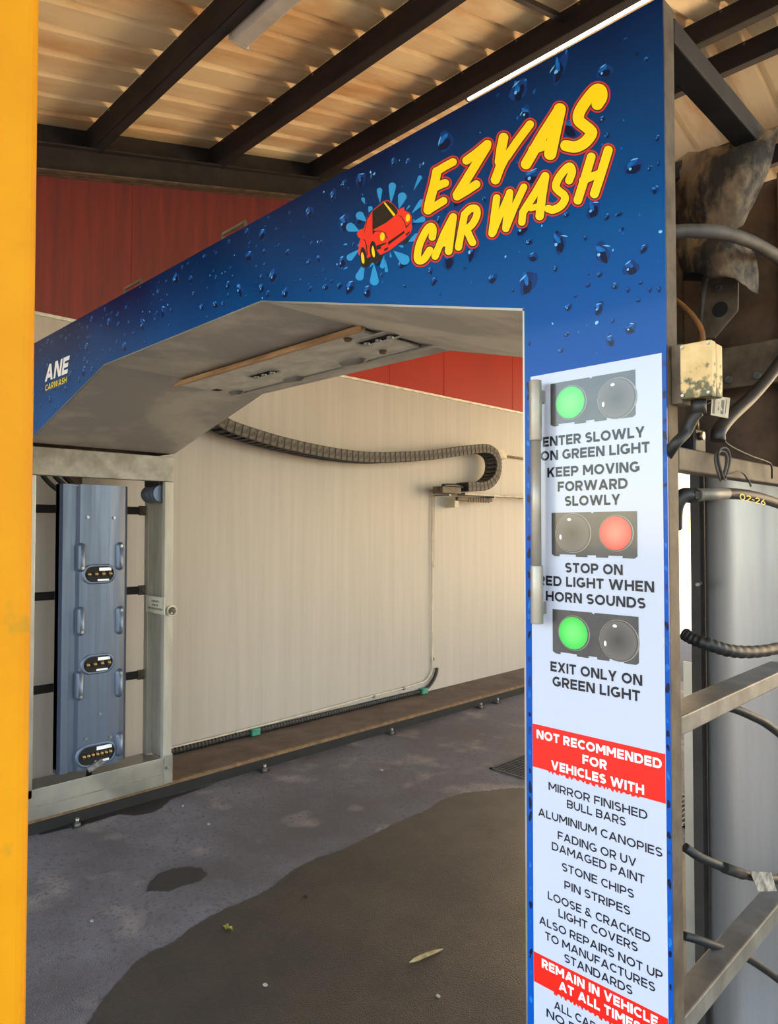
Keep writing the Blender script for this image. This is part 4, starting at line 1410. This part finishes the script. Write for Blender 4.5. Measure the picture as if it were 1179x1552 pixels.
def tear(m, tip, end, wd, off):
    tx, ty = tip; ex, ey = end
    dx, dy = ex - tx, ey - ty; L = math.hypot(dx, dy); ux, uy = dx / L, dy / L
    P = [(tx, ty)]
    r = wd / 2
    bx, by = ex - ux * r, ey - uy * r
    P.append((tx + (bx - tx) * .55 - uy * r * .62, ty + (by - ty) * .55 + ux * r * .62))
    a0 = math.atan2(ux, -uy)
    for k in range(9):
        a = a0 - math.pi * k / 8
        P.append((bx + r * math.cos(a), by + r * math.sin(a)))
    P.append((tx + (bx - tx) * .55 + uy * r * .62, ty + (by - ty) * .55 - ux * r * .62))
    shape(m, P, off)


m = MB()
tl_ = 0
for tip, end, wd in (((480, 340), (475, 155), 66), ((610, 350), (632, 92), 90), ((705, 410), (760, 212), 105), ((300, 350), (272, 270), 44), ((345, 450), (378, 375), 56), ((325, 560), (205, 455), 100),
                     ((240, 672), (80, 605), 110), ((240, 885), (92, 1010), 80), ((880, 190), (968, 10), 48), ((855, 465), (1000, 300), 70), ((865, 572), (1020, 520), 70), ((815, 800), (965, 720), 95),
                     ((640, 905), (820, 1050), 125), ((300, 1040), (222, 1258), 100), ((408, 1055), (416, 1318), 108), ((790, 425), (835, 365), 24), ((40, 838), (90, 822), 24), ((40, 1130), (92, 1102), 24),
                     ((530, 960), (505, 1115), 60), ((545, 1000), (560, 1160), 40), ((600, 920), (612, 985), 26), ((700, 845), (760, 858), 30), ((350, 1110), (400, 1050), 26)):
    tear(m, tip, end, wd, .0008 + tl_ * 6e-6); tl_ += 1
m.build('logo_splash', splash_blue, panel, clean=False)
RED, BLK, YEL = MB(), MB(), MB()
LV = [0]
shape(RED, [(205, 700), (240, 655), (290, 640), (325, 520), (400, 420), (520, 320), (575, 300), (640, 350), (700, 420), (735, 400), (770, 385), (775, 430), (830, 450), (862, 500), (858, 560), (865, 640), (850, 690), (780, 760),
            (600, 900), (490, 955), (465, 930), (440, 900), (400, 960), (300, 1010), (225, 950), (230, 830), (250, 760), (220, 740)], .0012)
shape(BLK, [(240, 900), (262, 865), (300, 890), (330, 975), (372, 1000), (500, 950), (520, 945), (500, 1005), (430, 1050), (385, 1050), (340, 1085), (300, 1110), (265, 1095), (245, 1040)], .00115)
shape(BLK, [(710, 830), (830, 740), (828, 780), (780, 830)], .00115)
shape(BLK, [(292, 725), (330, 540), (375, 465), (378, 640), (395, 660), (560, 570), (690, 465), (690, 420), (640, 355), (572, 312), (525, 330), (405, 425), (385, 445), (325, 525), (300, 650)], .0014)
shape(RED, [(378, 450), (392, 440), (392, 655), (378, 650)], .0015)
shape(YEL, [(527, 335), (545, 330), (668, 478), (645, 495)], .0016)
shape(BLK, [(580, 800), (775, 665), (775, 695), (580, 840)], .0014)
shape(BLK, [(790, 705), (840, 670), (838, 690), (790, 735)], .0014)
shape(BLK, [(530, 885), (580, 860), (580, 885), (535, 915)], .0014)
shape(BLK, [(440, 845), (560, 805), (560, 822), (495, 850), (495, 880), (445, 895)], .0014)
shape(BLK, [(395, 660), (430, 668), (480, 665), (545, 690), (575, 760), (570, 770), (535, 700), (480, 673), (425, 678), (398, 720)], .0014)
shape(BLK, [(690, 480), (740, 495), (780, 560), (795, 615), (850, 560), (852, 568), (795, 640), (770, 565), (735, 505)], .0014)
shape(BLK, [(265, 765), (305, 775), (330, 850), (335, 960), (325, 960), (318, 860), (298, 785)], .0014)
shape(RED, [(318, 655), (350, 640), (388, 645), (392, 710), (370, 725), (330, 720)], .0016, True)
shape(BLK, [(243, 960), (258, 880), (285, 865), (315, 920), (328, 1010), (312, 1095), (290, 1108), (262, 1085)], .0016, True)
shape(BLK, [(360, 900), (372, 815), (402, 790), (432, 830), (448, 930), (440, 1010), (410, 1048), (378, 1000)], .0016, True)
shape(YEL, [(258, 960), (270, 922), (292, 960), (300, 1030), (288, 1062), (268, 1030)], .0018, True)
shape(YEL, [(384, 890), (398, 848), (416, 890), (424, 960), (410, 986), (392, 950)], .0018, True)
shape(YEL, [(484, 735), (495, 700), (520, 688), (540, 715), (536, 765), (512, 790), (490, 775)], .0018, True)
shape(YEL, [(790, 515), (800, 482), (822, 470), (840, 495), (838, 540), (812, 562), (792, 545)], .0018, True)
RED.build('logo_car_body', car_red, panel, clean=False)
BLK.build('logo_car_windows_and_tyres', car_black, panel, clean=False)
YEL.build('logo_car_headlights_and_hubs', logo_yellow, panel, clean=False)

# --- letters at the left end of the front ---
Z7 = lambda x, y: (60 + x * .07735, 520 + y * .07735)


def quad_text(s, bl, br, tl, tr, wgt, mt, off, name, gap=.12):
    Wt, ps = text_polys(s, wgt, gap)
    m = MB()
    for l, p in ps:
        q = []
        for a, c in p:
            u = a / Wt
            x = (bl[0] * (1 - u) + br[0] * u) * (1 - c) + (tl[0] * (1 - u) + tr[0] * u) * c
            y = (bl[1] * (1 - u) + br[1] * u) * (1 - c) + (tl[1] * (1 - u) + tr[1] * u) * c
            w_ = at_y(*Z7(x, y), YP)
            q.append((w_.x, PY(off + l * 1.5e-5), w_.z))
        m.poly(q)
    o = m.build(name, mt, panel, clean=False)
    o['label'] = 'printed letters ' + s


quad_text('ANE', (105, 765), (548, 590), (135, 440), (597, 240), .24, white_ink, .0012, 'white_lettering')
quad_text('CARWASH', (108, 945), (528, 775), (120, 822), (545, 650), .19, logo_yellow, .0012, 'yellow_lettering')

# ================================================================== RIGHT END OF THE GANTRY
XE = XO + .02


def ep(px, py, X=XE):
    return at_x(px, py, X)


# mossy junction box bolted to the front post
m = MB().box((-.503, 1.222, 1.829), (-.449, 1.245, 1.926))
jb = thing('post_junction_box', (-.476, 1.245, 1.829), 'mossy cream junction box on the right front post of the gantry', 'junction box')
m.build('lid', box_mat, jb, bevel=.003)
MB().box((-.503, 1.2455, 1.831), (-.449, 1.275, 1.924)).build('housing', box_mat, jb, bevel=.003)
MB().box((-.523, 1.235, 1.825), (-.504, 1.275, 1.93)).build('back_plate', brown_steel, jb)
for (x, z) in ((-.498, 1.920), (-.454, 1.920), (-.498, 1.835), (-.454, 1.835)):
    MB().tube([(x, 1.222, z), (x, 1.2195, z)], .0028, 8).build('screw', zinc, jb)
MB().tube([(-.482, 1.25, 1.830), (-.482, 1.25, 1.806)], .013, 12).build('cable_gland', rubber, jb)

tg = [at_x(1079, 600, -.47), at_x(1106, 603, -.46), at_x(1103, 634, -.46), at_x(1077, 629, -.47)]
m = MB().prism(tg, (0, .0015, 0))
tgo = tag(m.build('cable_tag', tag_paper), 'small cream tag hanging below the mossy junction box', 'tag')
m = MB()
for u0, u1, v0, v1 in ((.08, .22, .1, .9), (.55, .72, .15, .85), (.38, .44, .3, .7), (.8, .86, .1, .8)):
    q = []
    for u, v in ((u0, v0), (u1, v0), (u1, v1), (u0, v1)):
        a = tg[0].lerp(tg[1], u); c = tg[3].lerp(tg[2], u)
        q.append(a.lerp(c, v) + Vector((0, -.0006, 0)))
    m.poly(q)
m.build('faded_print', ink_grey, tgo, clean=False)
MB().tube([tg[0].lerp(tg[1], .3) + Vector((0, .001, -.002)), Vector((-.478, 1.252, 1.815))], .0012, 6).build('tie', rubber, tgo)

# dusty torn cover over the top drive
def crumple(name, outline_rows, mt, seed, parent=None, thick=.003):
    """sheet through rows of points, dented with noise"""
    r2 = random.Random(seed)
    rows = [spline(r, 6) for r in outline_rows]
    cols = len(rows[0])
    grid = []
    R_ = [[rows[i][k] for i in range(len(rows))] for k in range(cols)]
    R_ = [spline(c, 5) for c in R_]
    nr = len(R_[0])
    m = MB()
    from mathutils import noise
    pts = []
    for j in range(nr):
        for k in range(cols):
            p = R_[k][j]
            d = noise.noise(p * 14 + Vector((seed, 0, 0))) * .020 + noise.noise(p * 45 + Vector((seed, 3, 0))) * .011
            pts.append(p + Vector((d * .4, -d, d * .3)))
    m.add(pts, [(j * cols + k, j * cols + k + 1, (j + 1) * cols + k + 1, (j + 1) * cols + k) for j in range(nr - 1) for k in range(cols - 1)], smooth=True)
    o = m.build(name, mt, parent, clean=True)
    md = o.modifiers.new('solid', 'SOLIDIFY'); md.thickness = thick
    return o


def Y_(px, py, y): return at_y(px, py, y)


cov = thing('drive_cover', at_y(1090, 400, 1.74), 'dusty torn grey-brown cover hanging over the drive inside the right end of the gantry', 'dust cover')
crumple('upper_sheet', [[Y_(1018, 246, 1.80), Y_(1070, 226, 1.74), Y_(1130, 205, 1.72), Y_(1182, 190, 1.76)],
                        [Y_(1020, 290, 1.79), Y_(1070, 280, 1.70), Y_(1130, 262, 1.69), Y_(1168, 250, 1.75)],
                        [Y_(1022, 330, 1.79), Y_(1068, 325, 1.71), Y_(1115, 318, 1.70), Y_(1148, 300, 1.75)],
                        [Y_(1026, 352, 1.79), Y_(1066, 350, 1.73), Y_(1100, 352, 1.72), Y_(1126, 345, 1.76)]], cover_mat, 2, cov)
crumple('lower_sheet', [[Y_(1024, 354, 1.79), Y_(1066, 356, 1.72), Y_(1100, 358, 1.71), Y_(1132, 362, 1.76)],
                        [Y_(1026, 385, 1.79), Y_(1066, 385, 1.69), Y_(1108, 385, 1.68), Y_(1145, 392, 1.75)],
                        [Y_(1032, 410, 1.79), Y_(1070, 412, 1.69), Y_(1112, 412, 1.69), Y_(1150, 415, 1.75)],
                        [Y_(1036, 415, 1.79), Y_(1075, 420, 1.71), Y_(1120, 428, 1.70), Y_(1149, 444, 1.75)]], cover_mat, 9, cov)
dm = thing('drive_bracket', at_y(1090, 470, 1.80), 'dark steel bracket plate with a round hole below the dusty cover', 'bracket')
q = [(1066, 408), (1119, 408), (1118, 470), (1083, 512), (1060, 512), (1062, 450)]
m = MB().prism([at_y(a, c, 1.78) for a, c in q], (0, .006, 0)); m.build('plate', brown_steel, dm, bevel=.001)
cc = at_y(1091, 469, 1.779)
MB().poly(disc(cc, (1, 0, 0), (0, 0, 1), .019, .019)).build('round_hole', dark_void, dm, clean=False)
cc = at_y(1090, 437, 1.778)
MB().tube([cc, cc + Vector((0, -.008, 0))], .008, 6, smooth=False).build('bolt', zinc, dm)
MB().tube([at_y(1069, 420, 1.765), at_y(1066, 450, 1.765), at_y(1060, 505, 1.77)], [.009, .006, .004], 8).build('cable', grey_hose, dm)
MB().tube([at_y(1040, 395, 1.84), at_y(1140, 400, 1.90)], .05, 16).build('motor_body', dark_steel, dm)


def hose(name, pts, r, label, mt=rubber, cat='hose', grp=None, n=8):
    P = spline(pts, n)
    return tag(MB().tube(P, r, 12).build(name, mt), label, cat, grp)


hose('thick_hose', [at_x(1015, 352, -.60), at_x(1050, 350, -.57), at_x(1100, 354, -.535), at_x(1150, 372, -.515), at_x(1190, 400, -.505), at_x(1230, 445, -.50)], .014,
     'thick grey hose arching across the dusty cover', grey_hose)
hose('brown_hose', [at_x(1020, 452, -.57), at_x(1035, 464, -.545), at_x(1052, 482, -.52), at_x(1064, 505, -.50), Vector((-.48, 1.262, 1.90))], .005,
     'thin brown hose running down to the mossy junction box', orange_hose)
hose('black_hose', [at_x(1088, 668, -.50), at_x(1090, 652, -.50), at_x(1110, 628, -.505), at_x(1140, 600, -.51), at_x(1170, 565, -.515), at_x(1205, 515, -.52)], .0138,
     'thick black hose rising to the right beside the small cream tag')
hose('gland_cable', [Vector((-.482, 1.25, 1.808)), at_x(1050, 635, -.49), at_x(1040, 655, -.50), at_x(1024, 672, -.51), at_x(1012, 690, -.53)], .0095,
     'black cable coming out of the gland under the mossy junction box', cat='cable')
# small black valve and a coil of wire on the rail
vt = thing('valve_block', at_x(1055, 668, -.56), 'small black valve block standing on the side rail behind the cables', 'valve')
a = at_x(1052, 668, -.55)
MB().box((-.57, a.y - .02, 1.7535), (-.54, a.y + .035, 1.80)).build('body', rubber, vt, bevel=.004)
MB().tube([(-.54, a.y, 1.785), (-.531, a.y, 1.785)], .008, 12).build('plug', zinc, vt)
MB().tube([(-.555, a.y + .02, 1.80), (-.555, a.y + .02, 1.83)], .007, 10).build('stem', brass, vt)
cw = thing('wire_coil', at_x(1091, 705, -.515), 'coil of thin grey wire looped over the upper side rail', 'wire')
ctr = at_x(1092, 706, -.512)
for k, rr_ in enumerate((.030, .027, .032)):
    P = []
    for j in range(41):
        a = 2 * math.pi * j / 40
        P.append(ctr + Vector((.003 * k + .003 * math.sin(a * 2), rr_ * .86 * math.cos(a) + .002 * k, rr_ * math.sin(a) + .002 * k)))
    MB().tube(P, .0022, 6, caps=False).build('loop', grey_hose, cw)
MB().tube(spline([ctr + Vector((.004, .01, -.02)), at_x(1122, 715, -.512), at_x(1133, 726, -.512), at_x(1138, 737, -.51)]), .002, 6).build('loose_end', grey_hose, cw)
hose('thin_cable', [at_x(1092, 662, -.51), at_x(1105, 675, -.51), at_x(1135, 690, -.51), at_x(1160, 699, -.51), at_x(1169, 706, -.51), at_x(1170, 725, -.515)], .0022,
     'thin black cable drooping along the upper side rail', cat='cable')

# pressure hose with yellow hand-written mark
ph = thing('pressure_hose', at_x(1100, 750, -.50), 'black pressure hose with steel ferrule and yellow marking 02-26', 'hose')
hp = [at_x(1060, 750, -.52), at_x(1080, 750, -.515), at_x(1100, 748, -.505), at_x(1130, 750, -.50), at_x(1160, 757, -.50), at_x(1195, 770, -.50), at_x(1240, 795, -.50)]
MB().tube(spline(hp, 8), .0112, 14).build('rubber_tube', rubber, ph)
MB().tube([at_x(1056, 750, -.522), at_x(1100, 748, -.505)], .0122, 16).build('ferrule', frame_steel, ph)
MB().tube([at_x(1046, 751, -.53), at_x(1058, 750, -.523)], .014, 6, smooth=False).build('hex_nut', dark_steel, ph)
MB().tube(spline([at_x(1048, 751, -.53), at_x(1034, 752, -.54), at_x(1024, 768, -.55), at_x(1022, 800, -.56)]), .0145, 12).build('elbow', rubber, ph)
m = MB()
Wt, ps = text_polys('02-26', .16)
a = at_x(1121, 757, -.4875); c = at_x(1160, 766, -.4875)
hgt = .0125
for l, p in ps:
    m.poly([a.lerp(c, u / Wt) + Vector((l * 1.5e-5, .12 * v * hgt, v * hgt)) for u, v in p])
m.build('yellow_marking', hose_yellow, ph, clean=False)

bh = thing('spiral_hose', at_x(1110, 980, -.52), 'black spiral-wrapped hose crossing the curved steel sheet', 'hose')
hp = spline([at_x(1036, 960, -.60), at_x(1050, 968, -.58), at_x(1075, 977, -.55), at_x(1105, 986, -.53), at_x(1140, 988, -.52), at_x(1180, 982, -.515), at_x(1235, 965, -.51)], 12)
MB().tube(hp, [.0138 if (i // 2) % 2 else .0122 for i in range(len(hp))], 12).build('wrapped_tube', rubber, bh)
hose('black_hose', [at_x(1085, 1068, -.58), at_x(1112, 1074, -.56), at_x(1140, 1086, -.545), at_x(1165, 1100, -.535), at_x(1200, 1130, -.53), at_x(1240, 1180, -.53)], .0095,
     'black hose passing just under the middle side rail')
lh = thing('tagged_hose', at_x(1120, 1320, -.55), 'black hose with a dirty cable tag, low on the right leg', 'hose')
MB().tube(spline([at_x(1038, 1284, -.60), at_x(1060, 1299, -.58), at_x(1090, 1312, -.56), at_x(1120, 1323, -.545), at_x(1150, 1330, -.535), at_x(1190, 1334, -.53), at_x(1240, 1330, -.53)], 8), .0095, 12).build('rubber_tube', rubber, lh)
a = at_x(1108, 1319, -.548)
MB().tube([at_x(1097, 1315, -.552), at_x(1125, 1325, -.54)], .011, 12).build('tape_wrap', dark_steel, lh)
tq = [at_x(1136, 1320, -.525), at_x(1168, 1322, -.520), at_x(1176, 1350, -.520), at_x(1148, 1351, -.525)]
MB().prism(tq, (.0015, 0, 0)).build('dirty_tag', mat('dirty_tag_paper', srgb(186, 178, 164), srgb(96, 86, 72), .6, scale=45, detail=7), lh)
hose('black_hose', [at_x(1036, 1418, -.60), at_x(1060, 1425, -.58), at_x(1090, 1436, -.56), at_x(1125, 1448, -.545), at_x(1160, 1470, -.535), at_x(1200, 1500, -.53)], .0085,
     'lowest black hose, crossing behind the bottom side rail')
